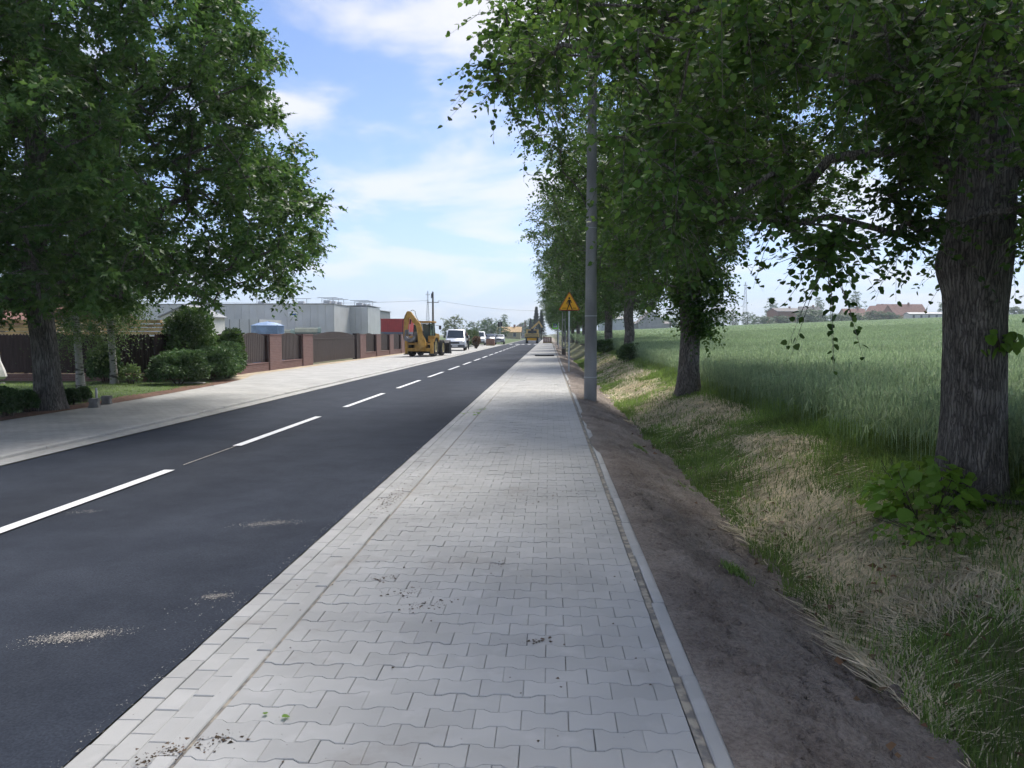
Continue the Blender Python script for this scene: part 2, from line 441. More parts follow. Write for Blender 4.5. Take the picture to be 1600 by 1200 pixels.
M['truck_yellow'] = nmat('pale_yellow_paint', (0.62, 0.45, 0.16), 0.5, 0.15, 2)
M['black_steel'] = nmat('black_steel', (0.025, 0.025, 0.027), 0.6, 0.3, 4)
M['grey_steel'] = nmat('worn_grey_steel', (0.16, 0.16, 0.165), 0.5, 0.3, 4, metal=0.3)
M['rubber'] = nmat('tyre_rubber', (0.022, 0.022, 0.023), 0.9, 0.25, 6)
M['rim'] = nmat('wheel_rim', (0.45, 0.38, 0.2), 0.55, 0.2, 5)
M['rim_grey'] = nmat('grey_wheel_rim', (0.35, 0.35, 0.36), 0.4, 0.2, 5, metal=0.5)
M['white_paint'] = nmat('white_car_paint', (0.68, 0.72, 0.78), 0.25, 0.04, 1.5, spec=0.5)
M['dark_paint'] = nmat('dark_car_paint', (0.06, 0.075, 0.10), 0.25, 0.1, 1.5, spec=0.5)
M['silver_paint'] = nmat('silver_car_paint', (0.42, 0.45, 0.48), 0.3, 0.05, 1.5, spec=0.5)
M['bumper'] = nmat('grey_bumper_plastic', (0.10, 0.105, 0.11), 0.7, 0.1, 3)
M['lamp_glass'] = nmat('headlamp_glass', (0.55, 0.58, 0.6), 0.12, 0.05, 2, spec=0.6)
M['red_steel'] = nmat('red_container_steel', (0.42, 0.045, 0.05), 0.5, 0.1, 2)
M['blue_steel'] = nmat('slate_blue_steel', (0.12, 0.16, 0.23), 0.6, 0.1, 2)
M['blue_tarp'] = nmat('pale_blue_tarpaulin', (0.25, 0.36, 0.55), 0.45, 0.18, 2.5, bump=0.4, bscale=6)
M['green_tarp'] = nmat('grey_green_tarpaulin', (0.10, 0.125, 0.105), 0.7, 0.2, 2.5, bump=0.4, bscale=6)
M['green_cap'] = nmat('teal_tarpaulin', (0.055, 0.11, 0.105), 0.7, 0.2, 2.5)
M['cloth_white'] = nmat('white_cloth', (0.70, 0.70, 0.68), 0.9, 0.07, 5)
M['navy_cloth'] = nmat('dark_cloth', (0.02, 0.022, 0.03), 0.9, 0.2, 6)
M['skin'] = nmat('skin', (0.45, 0.28, 0.21), 0.6, 0.06, 8)
M['hair'] = nmat('hair', (0.03, 0.022, 0.018), 0.7, 0.2, 20)
M['mulch'] = nmat('brown_mulch', (0.15, 0.085, 0.06), 0.98, 0.35, 9, bump=0.8, bscale=50)
M['stone'] = nmat('grey_stone', (0.23, 0.22, 0.21), 0.95, 0.25, 8, bump=0.5, bscale=40)
M['litter'] = nmat('leaf_litter', (0.10, 0.075, 0.05), 0.95, 0.3, 6, island=0.5)
M['wire'] = nmat('power_cable', (0.06, 0.06, 0.065), 0.6, 0.1, 3)
M['wood_pole'] = nmat('weathered_pole', (0.14, 0.115, 0.095), 0.9, 0.25, 5, stretch=(1, 1, 0.2))

# ------------------------------------------------------------------ terrain
_lat = np.random.default_rng(5).random((256, 256))
def vnoise(x, y):
    x = np.asarray(x, float); y = np.asarray(y, float)
    xi = np.floor(x).astype(int); yi = np.floor(y).astype(int)
    fx = x - xi; fy = y - yi
    fx = fx * fx * (3 - 2 * fx); fy = fy * fy * (3 - 2 * fy)
    g = lambda a, b: _lat[a % 256, b % 256]
    return (g(xi, yi) * (1 - fx) + g(xi + 1, yi) * fx) * (1 - fy) + (g(xi, yi + 1) * (1 - fx) + g(xi + 1, yi + 1) * fx) * fy - 0.5
def fbm(x, y, o=4):
    s = 0; a = 1.0
    for i in range(o):
        s = s + a * vnoise(x * 2 ** i + 17 * i, y * 2 ** i + 31 * i); a *= 0.5
    return s
XP = [-1e4, 0.72, 0.95, 1.35, 1.85, 2.05, 2.5, 3.1, 3.7, 4.4, 1e4]
ZP = [0.0, 0.0, -0.03, -0.17, -0.42, -0.44, -0.34, -0.10, 0.04, 0.10, 0.10]
def H(x, y):
    x = np.asarray(x, float); y = np.asarray(y, float)
    z = np.interp(x, XP, ZP)
    far = np.clip((x - 2.2) / 2.0, 0, 1)
    z = z + far * np.interp(y, [-50, 18, 40, 55, 100, 300, 600], [0, 0.0, 0.28, 0.46, 0.8, 1.5, 1.5])
    z = z + 0.0384 * np.clip(x - 4.4, 0, 260)
    # the ditch dies out far along the road
    z = np.where((x > 0.7) & (z < 0), z * np.interp(y, [60, 130], [1, 0.3]), z)
    return z

def sheet(name, xs, ys, zf, mat, smooth=True, kind='structure', parent=None):
    X, Y = np.meshgrid(xs, ys)
    Z = zf(X, Y)
    V = np.stack([X.ravel(), Y.ravel(), Z.ravel()], 1)
    nx, ny = len(xs), len(ys)
    i = np.arange((ny - 1) * (nx - 1)); r = i // (nx - 1); c = i % (nx - 1)
    a = r * nx + c
    F = np.stack([a, a + 1, a + nx + 1, a + nx], 1)
    o = link_mesh(name, np_mesh(name, V, F, smooth), mat, parent)
    if kind: o['kind'] = kind
    return o

gx = np.unique(np.concatenate([np.linspace(-1500, -30, 12), np.linspace(-30, 0, 7), np.linspace(0.5, 5, 19), np.linspace(5, 300, 40), np.linspace(300, 1500, 8)]))
gy = np.unique(np.concatenate([np.linspace(-60, 0, 6), np.linspace(0, 140, 57), np.linspace(140, 620, 30), np.linspace(620, 3000, 8)]))
sheet('ground', gx, gy, lambda x, y: H(x, y) - 0.035 - 0.03 * ((x > 0.6) & (x < 4.6)), M['ground'])

# road
ROAD_L, ROAD_R = -6.80, -1.84
road = sheet('road', np.linspace(ROAD_L, ROAD_R, 26), np.unique(np.concatenate([np.linspace(-12, 40, 105), np.linspace(40, 330, 60)])),
             lambda x, y: -0.012 + 0.006 * fbm(x * 0.8, y * 0.3, 2), M['asphalt'])
def flat(name, x0, x1, y0, y1, z, mat, parent, n=2):
    m = MB()
    ys = np.linspace(y0, y1, n)
    vs = [(x, y, z) for y in ys for x in (x0, x1)]
    m.add(vs, [(2 * i, 2 * i + 1, 2 * i + 3, 2 * i + 2) for i in range(n - 1)])
    return m.build(name, mat, parent)
for k in range(-1, 19):
    y0 = 11.15 + 6 * k - 0.2
    flat('centre_line_dash', -4.615, -4.485, y0, y0 + 4.0, 0.001, M['paint'], road)
flat('centre_line', -4.615, -4.485, 108.5, 119.0, 0.001, M['paint'], road)
for k in range(5):
    x = -6.3 + k * 0.98
    flat('crossing_stripe', x, x + 0.5, 121.5, 125.5, 0.001, M['paint'], road)
# thin seam line where the old surface was cut, between two dashes
flat('seam_line', -4.56, -4.545, 9.3, 10.9, 0.0005, M['sand'], road)

# pavement with double-T concrete pavers
PX0, PX1 = -1.41, 0.595
pavement = sheet('pavement', np.array([-1.84, 0.70]), np.linspace(-6, 330, 60), lambda x, y: -0.026 + 0 * x, M['joint'])
def fT(u):   # half depth of a double-T paver at distance u from its middle
    u = abs(u)
    return float(np.interp(u, [0, 0.035, 0.065, 0.1], [0.0605, 0.0605, 0.0825, 0.0825]))
def paver_geo(u0, u1, gap=0.0009, ch=0.0030):
    us = [u for u in (-0.1, -0.065, -0.035, 0.035, 0.065, 0.1) if u0 - 1e-6 <= u <= u1 + 1e-6]
    us = sorted(set([u0] + us + [u1]))
    def ring(ins, z):
        top = [(min(max(u, u0 + ins), u1 - ins), fT(u) - ins, z) for u in us]
        bot = [(min(max(u, u0 + ins), u1 - ins), -fT(u) + ins, z) for u in us[::-1]]
        return top + bot
    R = [ring(gap, -0.03), ring(gap, -ch), ring(gap + ch, 0.0)]
    n = len(R[0])
    V = [p for r in R for p in r]
    F = []
    for k in range(2):
        for i in range(n):
            j = (i + 1) % n
            F.append((k * n + i, k * n + j, (k + 1) * n + j, (k + 1) * n + i))
    m = n // 2
    for i in range(m - 1):       # top face as quads between the two long edges
        F.append((2 * n + i, 2 * n + i + 1, 2 * n + n - 2 - i, 2 * n + n - 1 - i))
    return np.array(V), F
def geo_mesh(name, V, F):
    me = bpy.data.meshes.new(name); me.from_pydata([tuple(v) for v in V], [], F)
    bm = bmesh.new(); bm.from_mesh(me); bmesh.ops.recalc_face_normals(bm, faces=bm.faces); bm.to_mesh(me); bm.free()
    me.materials.append(M['paver'])
    return me
PG = {'full': paver_geo(-0.1, 0.1), 'left': paver_geo(0.0, 0.1), 'right': paver_geo(-0.1, 0.0)}
PM = {k: geo_mesh('paver_' + k, *g) for k, g in PG.items()}
PITCHR = 0.143
rng = np.random.default_rng(11)
count = 0
farV, farF, off = [], [], 0
row = 0
y = 2.15
while y < 36:
    items = []
    if row % 2 == 0:
        items = [('full', PX0 + 0.1 + 0.2 * k) for k in range(10)]
    else:
        items = [('left', PX0)] + [('full', PX0 + 0.2 + 0.2 * k) for k in range(9)] + [('right', PX0 + 2.0)]
    near = count < 300
    for kind, x in items:
        dz = rng.normal(0, 0.0014); rx, ry = rng.normal(0, 0.0055, 2)
        jx, jy = rng.normal(0, 0.0006, 2)
        if near:
            link_mesh('paver', PM[kind], None, pavement, (x + jx, y + jy, dz), (rx, ry, rng.normal(0, 0.003)))
            count += 1
        else:
            V, F = PG[kind]
            V2 = V + np.array([x + jx, y + jy, dz]); V2[:, 2] += rx * V[:, 1] - ry * V[:, 0]
            farV.append(V2); farF += [tuple(i + off for i in f) for f in F]; off += len(V)
    y += PITCHR; row += 1
PAV_END = y - PITCHR / 2 - 0.01
fm = bpy.data.meshes.new('pavers_beyond'); fm.from_pydata(np.concatenate(farV).tolist(), [], farF)
bm = bmesh.new(); bm.from_mesh(fm); bmesh.ops.recalc_face_normals(bm, faces=bm.faces); bm.to_mesh(fm); bm.free()
o = link_mesh('pavers_beyond', fm, M['paver_far'], pavement); o['kind'] = 'stuff'
sheet('paver_surface', np.array([PX0, PX1]), np.linspace(PAV_END, 330, 50), lambda x, y: 0.0 * x, M['paver_flat'], kind=None, parent=pavement)

# gutter of rectangular blocks, three courses
def block_mesh(name, lx, ly, h, ch, mat):
    V, F = [], []
    for ins, z in ((0, -h), (0, -ch), (ch, 0)):
        V += [(-lx / 2 + ins, -ly / 2 + ins, z), (lx / 2 - ins, -ly / 2 + ins, z), (lx / 2 - ins, ly / 2 - ins, z), (-lx / 2 + ins, ly / 2 - ins, z)]
    for k in range(2):
        for i in range(4):
            j = (i + 1) % 4; F.append((4 * k + i, 4 * k + j, 4 * k + 4 + j, 4 * k + 4 + i))
    F.append((8, 9, 10, 11))
    me = geo_mesh(name, V, F); me.materials.clear(); me.materials.append(mat)
    return me, np.array(V), F
gme, gV, gF = block_mesh('gutter_block', 0.108, 0.197, 0.04, 0.004, M['paver'])
gx3 = [-1.783, -1.672, -1.561]
items = []
for c, x in enumerate(gx3):
    yy = 2.0 + (0.1 if c % 2 else 0.0) + (0.03 if c == 2 else 0)
    while yy < 46: items.append((yy, x, c)); yy += 0.2
items.sort()
farV, farF, off = [], [], 0
for k, (yy, x, c) in enumerate(items):
    dz = rng.normal(-0.014, 0.0012) - (0.004 if c == 1 else 0); tilt = rng.normal(0, 0.006)
    if k < 300:
        link_mesh('gutter_block', gme, None, pavement, (x, yy, dz), (tilt, rng.normal(0.0, 0.01), 0))
    else:
        V2 = gV + np.array([x, yy, dz]); farV.append(V2); farF += [tuple(i + off for i in f) for f in gF]; off += len(gV)
fm = bpy.data.meshes.new('gutter_beyond'); fm.from_pydata(np.concatenate(farV).tolist(), [], farF)
o = link_mesh('gutter_beyond', fm, M['paver_far'], pavement); o['kind'] = 'stuff'
sheet('gutter_surface', np.array([-1.83, -1.51]), np.linspace(46, 330, 40), lambda x, y: -0.01 + 0 * x, M['paver_flat'], kind=None, parent=pavement)
kme, _, _ = block_mesh('kerb_stone', 0.08, 0.992, 0.10, 0.006, M['kerb'])
eme, _, _ = block_mesh('edging_stone', 0.08, 0.992, 0.12, 0.006, M['kerb'])
for k in range(0, 128):
    link_mesh('kerb_stone', kme, None, pavement, (-1.466 + rng.normal(0, 0.002), 2.3 + k, 0.004 + rng.normal(0, 0.002)), (rng.normal(0, 0.002), rng.normal(0, 0.01), rng.normal(0, 0.002)))
    link_mesh('edging_stone', eme, None, pavement, (0.672 + rng.normal(0, 0.003) + 0.0009 * k, 2.1 + k, 0.006 + rng.normal(0, 0.003)), (rng.normal(0, 0.003), rng.normal(0, 0.015), rng.normal(0, 0.003)))
sheet('joint_strip', np.array([0.594, 0.612, 0.634]), np.linspace(1.5, 128, 600), lambda x, y: -0.004 + 0.012 * fbm(x * 30, y * 4, 4), M['joint_fill'], kind=None, parent=pavement)
sheet('joint_strip', np.array([-1.427, -1.418, -1.409]), np.linspace(1.5, 128, 600), lambda x, y: -0.006 + 0.007 * fbm(x * 30, y * 5, 3), M['joint_fill'], kind=None, parent=pavement)
# low near-black plate lying across the pavement
plate_mb = MB(); hx0, hx1, hy0, hy1 = -1.0, 0.42, 56.6, 58.6
plate_mb.bb(hx0, hx1, hy0, hy1, 0.002, 0.07)
tag(plate_mb.build('trench_plate', M['dark'], None), 'dark plate lying across the far pavement beyond the pole', 'plate')

# lay-by on the far side
lay_edge = lambda y: np.interp(y, [-12, 14, 18, 24, 27, 29, 60, 330], [-9.9, -9.95, -9.95, -10.35, -10.8, -11.4, -11.5, -11.5])
def strip(name, y0, y1, n, xl, xr, zf, mat, nx=2, kind='structure', parent=None):
    ys = np.linspace(y0, y1, n); V = []; F = []
    for yv in ys:
        for t in np.linspace(0, 1, nx):
            x = xl(yv) * (1 - t) + xr(yv) * t
            V.append((x, yv, zf(x, yv)))
    V = np.array(V, float)
    i = np.arange((n - 1) * (nx - 1)); r = i // (nx - 1); c = i % (nx - 1); a = r * nx + c
    o = link_mesh(name, np_mesh(name, V, np.stack([a, a + 1, a + nx + 1, a + nx], 1), True), mat, parent)
    if kind: o['kind'] = kind
    return o
layby = strip('lay_by', -12, 118, 130, lay_edge, lambda y: -7.20, lambda x, y: 0.035 + 0.006 * (-x - 7.2), M['lay'], 4)
strip('gutter_surface', -12, 330, 160, lambda y: -7.12, lambda y: ROAD_L, lambda x, y: 0.0, M['paver_flat'], 2, None, layby)
k2me, _, _ = block_mesh('kerb_stone', 0.10, 0.99, 0.14, 0.012, M['kerb'])
for k in range(110):
    link_mesh('kerb_stone', k2me, None, layby, (-7.165 + rng.normal(0, 0.003), 8 + k, 0.045 + rng.normal(0, 0.003)), (0, rng.normal(0, 0.01), 0))
strip('sandy_verge', 25, 118, 90, lambda y: -12.6, lambda y: float(lay_edge(y)), lambda x, y: 0.03 + 0.02 * float(fbm(x, y, 2)), M['yellow_sand'], 4)
strip('mulch_bed', 8, 26, 60, lambda y: float(lay_edge(y)) - 0.75, lambda y: float(lay_edge(y)) + 0.02, lambda x, y: 0.055 + 0.03 * float(fbm(x * 3, y * 3, 2)), M['mulch'], 5)
strip('lawn', 4, 29, 60, lambda y: -26, lambda y: float(lay_edge(y)) - 0.6, lambda x, y: 0.05 + 0.03 * float(fbm(x, y, 2)), M['lawn'], 24)
strip('meadow', 118, 330, 60, lambda y: -60, lambda y: -7.1, lambda x, y: 0.03 + 0.5 * float(np.clip((-x - 8) / 8, 0, 1)) + 0.1 * float(fbm(x * 0.5, y * 0.5, 2)), M['lawn'], 12)

# soil slope, grass bank, field
ysn = np.unique(np.concatenate([np.arange(1.2, 9, 0.028), np.arange(9, 20, 0.07), np.arange(20, 60, 0.3), np.arange(60, 330, 3)]))
ts = np.linspace(0, 1, 62)
Yg, Tg = np.meshgrid(ysn, ts, indexing='ij')
x_in = 0.699 + 0.0009 * Yg[:, :1] + np.clip(-0.075 * np.clip(fbm(Yg[:, :1] * 0.55 + 3.7, 0 * Yg[:, :1] + 2.2, 3) - 0.04, 0, 1) * 5, -0.075, 0.0)
x_out = 2.0 + 0.16 * fbm(Yg[:, :1] * 0.9, 0 * Yg[:, :1], 3)
Xg = x_in + (x_out - x_in) * Tg
Zg = H(Xg, Yg) + 0.012 + 0.065 * fbm(Xg * 2.2, Yg * 1.1, 3) * np.clip((Xg - 0.75) * 3, 0.05, 1) + 0.050 * fbm(Xg * 9, Yg * 8, 4) * np.clip((Xg - 0.72) * 6, 0.1, 1)
hl = vnoise(Xg * 7 + 50, Yg * 6 + 3); Zg -= np.clip(hl - 0.30, 0, 1) * 0.20 * np.clip((Xg - 0.85) * 6, 0, 1)
cl = vnoise(Xg * 16 + 5, Yg * 16); Zg += np.clip(cl - 0.28, 0, 1) * 0.22 * np.clip((Xg - 0.78) * 8, 0, 1)
n0, n1 = Xg.shape
a = (np.arange(n0 - 1)[:, None] * n1 + np.arange(n1 - 1)[None]).ravel()
o = link_mesh('soil_slope', np_mesh('soil_slope', np.stack([Xg.ravel(), Yg.ravel(), Zg.ravel()], 1), np.stack([a, a + 1, a + n1 + 1, a + n1], 1), True), M['soil'])
o['kind'] = 'structure'
sheet('grass_bank', np.linspace(1.9, 4.6, 30), np.unique(np.concatenate([np.arange(1.2, 25, 0.15), np.arange(25, 330, 3)])),
      lambda x, y: H(x, y) - 0.004 + 0.03 * fbm(x * 2, y * 2, 3), M['ground'])
fx = np.unique(np.concatenate([np.linspace(4.35, 10, 16), np.linspace(10, 330, 60)]))
fy = np.unique(np.concatenate([np.linspace(-6, 60, 50), np.linspace(60, 300, 50)]))
def canopy(x, y): return H(x, y) + 0.50 * np.clip((x - 5.0) / 2.5, 0, 1)
sheet('field', fx, fy, lambda x, y: canopy(x, y) + 0.05 * fbm(x * 0.7, y * 0.7, 3) * np.clip(x - 4.6, 0, 1), M['field'])

# ------------------------------------------------------------------ grass, straw, litter (nobody could count it)
def unit(a): return a / np.maximum(np.linalg.norm(a, axis=-1, keepdims=True), 1e-9)
def blades(P, h, w, lean, rng, curl=0.5):
    """upright bent blades; P (n,3) feet, h (n,) length, lean (n,2) horizontal lean as a share of the length"""
    n = len(P)
    a = rng.random(n) * 2 * math.pi
    s = np.stack([np.cos(a), np.sin(a), 0 * a], 1) * (w / 2)[:, None]
    up = np.stack([lean[:, 0] * 0.35, lean[:, 1] * 0.35, np.ones(n)], 1)
    tip = np.stack([lean[:, 0], lean[:, 1], 1 - curl * np.linalg.norm(lean, axis=1)], 1)
    mid = P + up * (h * 0.55)[:, None]
    end = P + tip * h[:, None]
    V = np.stack([P - s, P + s, mid - s * 0.8, mid + s * 0.8, end], 1).reshape(-1, 3)
    b = np.arange(n)[:, None] * 5
    F = np.concatenate([b + np.array([[0, 1, 3]]), b + np.array([[0, 3, 2]]), b + np.array([[2, 3, 4]])], 1).reshape(-1, 3)
    return V, F
def stuff(name, V, F, mat, label, cat):
    o = link_mesh(name, np_mesh(name, V, F), mat); tag(o, label, cat, kind='stuff'); return o
def scatter(n, x0, x1, yfun, rng):
    x = rng.uniform(x0, x1, n); y = yfun(rng.random(n)); return x, y
rng = np.random.default_rng(21)
ydist = lambda u: 2.2 * (60 / 2.2) ** (u ** 0.85)          # denser near the camera
# green bank grass
n = 120000
x, y = scatter(n, 1.85, 4.7, ydist, rng)
dry = fbm(x * 0.8 + 40, y * 0.45 + 9, 3) + 0.42 * np.exp(-((x - 2.85) / 0.55) ** 2) * np.clip((y - 4.4) / 2, -0.5, 1) - 0.04 
edge = x_edge = 1.95 + 0.18 * fbm(y * 0.9, 0 * y, 3) + 0.12 * vnoise(y * 5, 0 * y)
keep = (x > edge) & (rng.random(n) < np.clip(1.0 - (dry - 0.0) / 0.45, 0.28, 1.0))
x, y, dry = x[keep], y[keep], dry[keep]
P = np.stack([x, y, H(x, y) - 0.01], 1)
tall = np.clip((x - 3.6) / 0.8, 0, 1)
h = (0.05 + 0.10 * rng.random(len(x)) + 0.10 * np.clip(fbm(x * 1.5, y * 1.5, 2), 0, 1)) * (1 + 1.6 * tall) * np.where(y < 5, 1.1, 1)
w = 0.0045 + 0.0006 * y
ln = rng.normal(0, 0.42, (len(x), 2))
V, F = blades(P, h, w, ln, rng)
stuff('bank_grass', V, F, M['grass'], 'short green grass on the bank between the soil and the wheat', 'grass')
# taller weeds and grass along the edge of the wheat
n = 26000
x = rng.uniform(4.1, 4.95, n); y = ydist(rng.random(n)) + 2
P = np.stack([x, y, H(x, y)], 1)
h = rng.uniform(0.2, 0.6, n) * np.clip((x - 3.9) / 0.6, 0.35, 1)
V, F = blades(P, h, 0.010 + 0.0006 * y, rng.normal(0, 0.35, (n, 2)), rng, 0.6)
stuff('edge_weeds', V, F, M['grass'], 'taller dark green grass along the edge of the wheat', 'grass')
# mown dry grass lying in swaths
n = 130000
x, y = scatter(n, 1.95, 4.3, ydist, rng)
dry = fbm(x * 0.8 + 40, y * 0.45 + 9, 3) + 0.42 * np.exp(-((x - 2.85) / 0.55) ** 2) * np.clip((y - 4.4) / 2, -0.5, 1) - 0.04
keep = (rng.random(n) < np.clip((dry + 0.05) / 0.42, 0.05, 1.0)) | ((x > 2.6) & (y < 4.6) & (rng.random(n) < np.clip(fbm(x * 1.4, y * 1.4, 2) * 2 + 0.25, 0.05, 1)))
x, y = x[keep], y[keep]; n = len(x)
ang = 6.0 * fbm(x * 0.7 + 3, y * 0.7 + 8, 3) + rng.normal(0, 0.45, n)
L = rng.uniform(0.14, 0.45, n)
d = np.stack([np.cos(ang), np.sin(ang)], 1)
P0 = np.stack([x, y], 1); P1 = P0 + d * (L * 0.5)[:, None] + rng.normal(0, 0.02, (n, 2)); P2 = P0 + d * L[:, None] + rng.normal(0, 0.05, (n, 2))
pile = 0.015 + 0.05 * np.clip(fbm(x * 1.2 + 11, y * 1.2, 3) + 0.25, 0, 1)
def lift(Q, zz): return np.concatenate([Q, (H(Q[:, 0], Q[:, 1]) + zz)[:, None]], 1)
z0 = pile * rng.random(n); 
A, B, C = lift(P0, z0), lift(P1, z0 + rng.uniform(0.0, 0.035, n)), lift(P2, z0 * 0.8 + rng.uniform(-0.01, 0.02, n))
s = np.stack([-d[:, 1], d[:, 0], rng.normal(0, 0.35, n)], 1) * (0.0015 + 0.0003 * y)[:, None]
V = np.stack([A - s, A + s, B - s, B + s, C], 1).reshape(-1, 3)
b = np.arange(n)[:, None] * 5
F = np.concatenate([b + np.array([[0, 1, 3]]), b + np.array([[0, 3, 2]]), b + np.array([[2, 3, 4]])], 1).reshape(-1, 3)
stuff('mown_straw', V, F, M['straw'], 'pale dry mown grass lying in swaths on the bank', 'dry grass')
# lawn grass on the far side
n = 14000
x = rng.uniform(-19, -10.6, n); y = rng.uniform(12.5, 24, n)
P = np.stack([x, y, 0.03 + 0 * x], 1)
V, F = blades(P, rng.uniform(0.04, 0.10, n), np.full(n, 0.014), rng.normal(0, 0.4, (n, 2)), rng)
stuff('lawn_grass', V, F, M['grass'], 'short lawn grass around the oak and birches', 'grass')
# clods on the soil
def grains(P, r, rng, squash=0.6):
    n = len(P)
    T = np.array([[1, 0, -0.5], [-0.5, 0.87, -0.5], [-0.5, -0.87, -0.5], [0.25, 0.1, 0.8], [0, 0, -0.9]])
    a = rng.random(n) * 6.28; c, s_ = np.cos(a), np.sin(a)
    V = T[None] * r[:, None, None] * rng.uniform(0.6, 1.3, (n, 5, 1))
    X = V[..., 0] * c[:, None] - V[..., 1] * s_[:, None]; Y = V[..., 0] * s_[:, None] + V[..., 1] * c[:, None]
    V = np.stack([X, Y, V[..., 2] * squash], 2) + P[:, None]
    b = np.arange(n)[:, None] * 5
    F = np.concatenate([b + np.array([[0, 1, 3]]), b + np.array([[1, 2, 3]]), b + np.array([[2, 0, 3]]), b + np.array([[0, 4, 1]])], 1).reshape(-1, 3)
    return V.reshape(-1, 3), F
n = 14000
x = 0.74 + 1.25 * rng.random(n) ** 0.8; y = ydist(rng.random(n) * 0.85)
V, F = grains(np.stack([x, y, H(x, y) + 0.012], 1), 0.006 + 0.032 * rng.random(n) ** 7, rng)
stuff('soil_clods', V, F, M['soil'], 'small crumbs and clods of soil on the bare slope', 'soil')
n = 90
x = 0.85 + 1.05 * rng.random(n); y = rng.uniform(2.4, 11, n)
V, F = grains(np.stack([x, y, H(x, y) + 0.02], 1), rng.uniform(0.012, 0.034, n), rng, 0.75)
stuff('soil_lumps', V, F, M['soil'], 'larger lumps of earth lying on the bare slope', 'soil')
# dead leaves scattered over the bank, weeds sprouting from the soil
n = 420
x = rng.uniform(1.5, 4.2, n); y = ydist(rng.random(n) * 0.75)
a_ = rng.random(n) * 6.28; r_ = rng.uniform(0.018, 0.045, n); zt = H(x, y) + 0.05
dx, dy = np.cos(a_) * r_, np.sin(a_) * r_
V = np.stack([np.stack([x - dx, y - dy, zt], 1), np.stack([x + dy * 0.6, y - dx * 0.6, zt + rng.uniform(-0.01, 0.025, n)], 1), np.stack([x + dx, y + dy, zt + rng.uniform(-0.01, 0.02, n)], 1), np.stack([x - dy * 0.6, y + dx * 0.6, zt + rng.uniform(-0.01, 0.025, n)], 1)], 1).reshape(-1, 3)
q_ = np.arange(n)[:, None] * 4
stuff('dead_leaves', V, np.concatenate([q_ + np.array([[0, 1, 2]]), q_ + np.array([[0, 2, 3]])], 1).reshape(-1, 3), M['brown_leaf'], 'brown dead leaves scattered over the grassy bank', 'leaves')
tuft = [(ground_at(1062, 752, -0.25), 0.10), (ground_at(1080, 760, -0.3), 0.07), (ground_at(1150, 905, -0.25), 0.05), (ground_at(1000, 700, -0.2), 0.05)]
P = np.concatenate([np.stack([rng.normal(c_[0], s_, 260), rng.normal(c_[1], s_ * 1.6, 260), np.zeros(260)], 1) for c_, s_ in tuft]); P[:, 2] = H(P[:, 0], P[:, 1]) + 0.005
V, F = blades(P, rng.uniform(0.03, 0.10, len(P)), np.full(len(P), 0.007), rng.normal(0, 0.6, (len(P), 2)), rng)
stuff('soil_weeds', V, F, M['grass'], 'small green weeds sprouting on the bare soil', 'weeds')
# sand spilt on the asphalt, dirt and leaf litter on the paving
def spill(px, py, rx, ry, n):
    cx, cy = ground_at(px, py); r = rng.normal(0, 1, (n, 2))
    return np.stack([cx + rx * r[:, 0], cy + ry * r[:, 1] + 0.3 * rx * r[:, 0], np.full(n, -0.004)], 1)
S = np.concatenate([spill(118, 992, 0.11, 0.04, 1500), spill(95, 1000, 0.16, 0.05, 150), spill(418, 817, 0.12, 0.05, 700), spill(132, 799, 0.08, 0.05, 160), spill(340, 930, 0.05, 0.03, 400), spill(318, 945, 0.12, 0.12, 60),
                    np.stack([rng.uniform(-1.90, -1.82, 1500), ydist(rng.random(1500)), np.full(1500, -0.004)], 1)])
V, F = grains(S, 0.0018 + 0.005 * rng.random(len(S)) ** 4, rng, 0.3)
stuff('spilled_sand', V, F, M['sand'], 'pale sand spilled on the asphalt and along its edge', 'sand')
def litter(px, py, rx, ry, n):
    p = spill(px, py, rx, ry, n); p[:, 2] = 0.005; return p
S = np.concatenate([litter(600, 905, 0.05, 0.03, 50), litter(640, 925, 0.07, 0.06, 60), litter(680, 945, 0.07, 0.05, 45), litter(655, 950, 0.05, 0.06, 30), litter(786, 880, 0.03, 0.05, 25),
                    litter(838, 1003, 0.035, 0.02, 40), litter(612, 780, 0.05, 0.35, 260), litter(640, 745, 0.08, 0.4, 70), litter(985, 775, 0.15, 0.3, 60), litter(880, 775, 0.3, 0.15, 80), litter(330, 1160, 0.05, 0.04, 90), litter(245, 1185, 0.04, 0.05, 120),
                    np.stack([rng.uniform(-1.8, 0.6, 330), ydist(rng.random(330) * 0.9), np.full(330, 0.005)], 1)])
V, F = grains(S, 0.003 + 0.010 * rng.random(len(S)) ** 3, rng, 0.4)
stuff('paving_litter', V, F, M['litter'], 'crumbs of soil and brown leaf litter on the paving', 'litter')

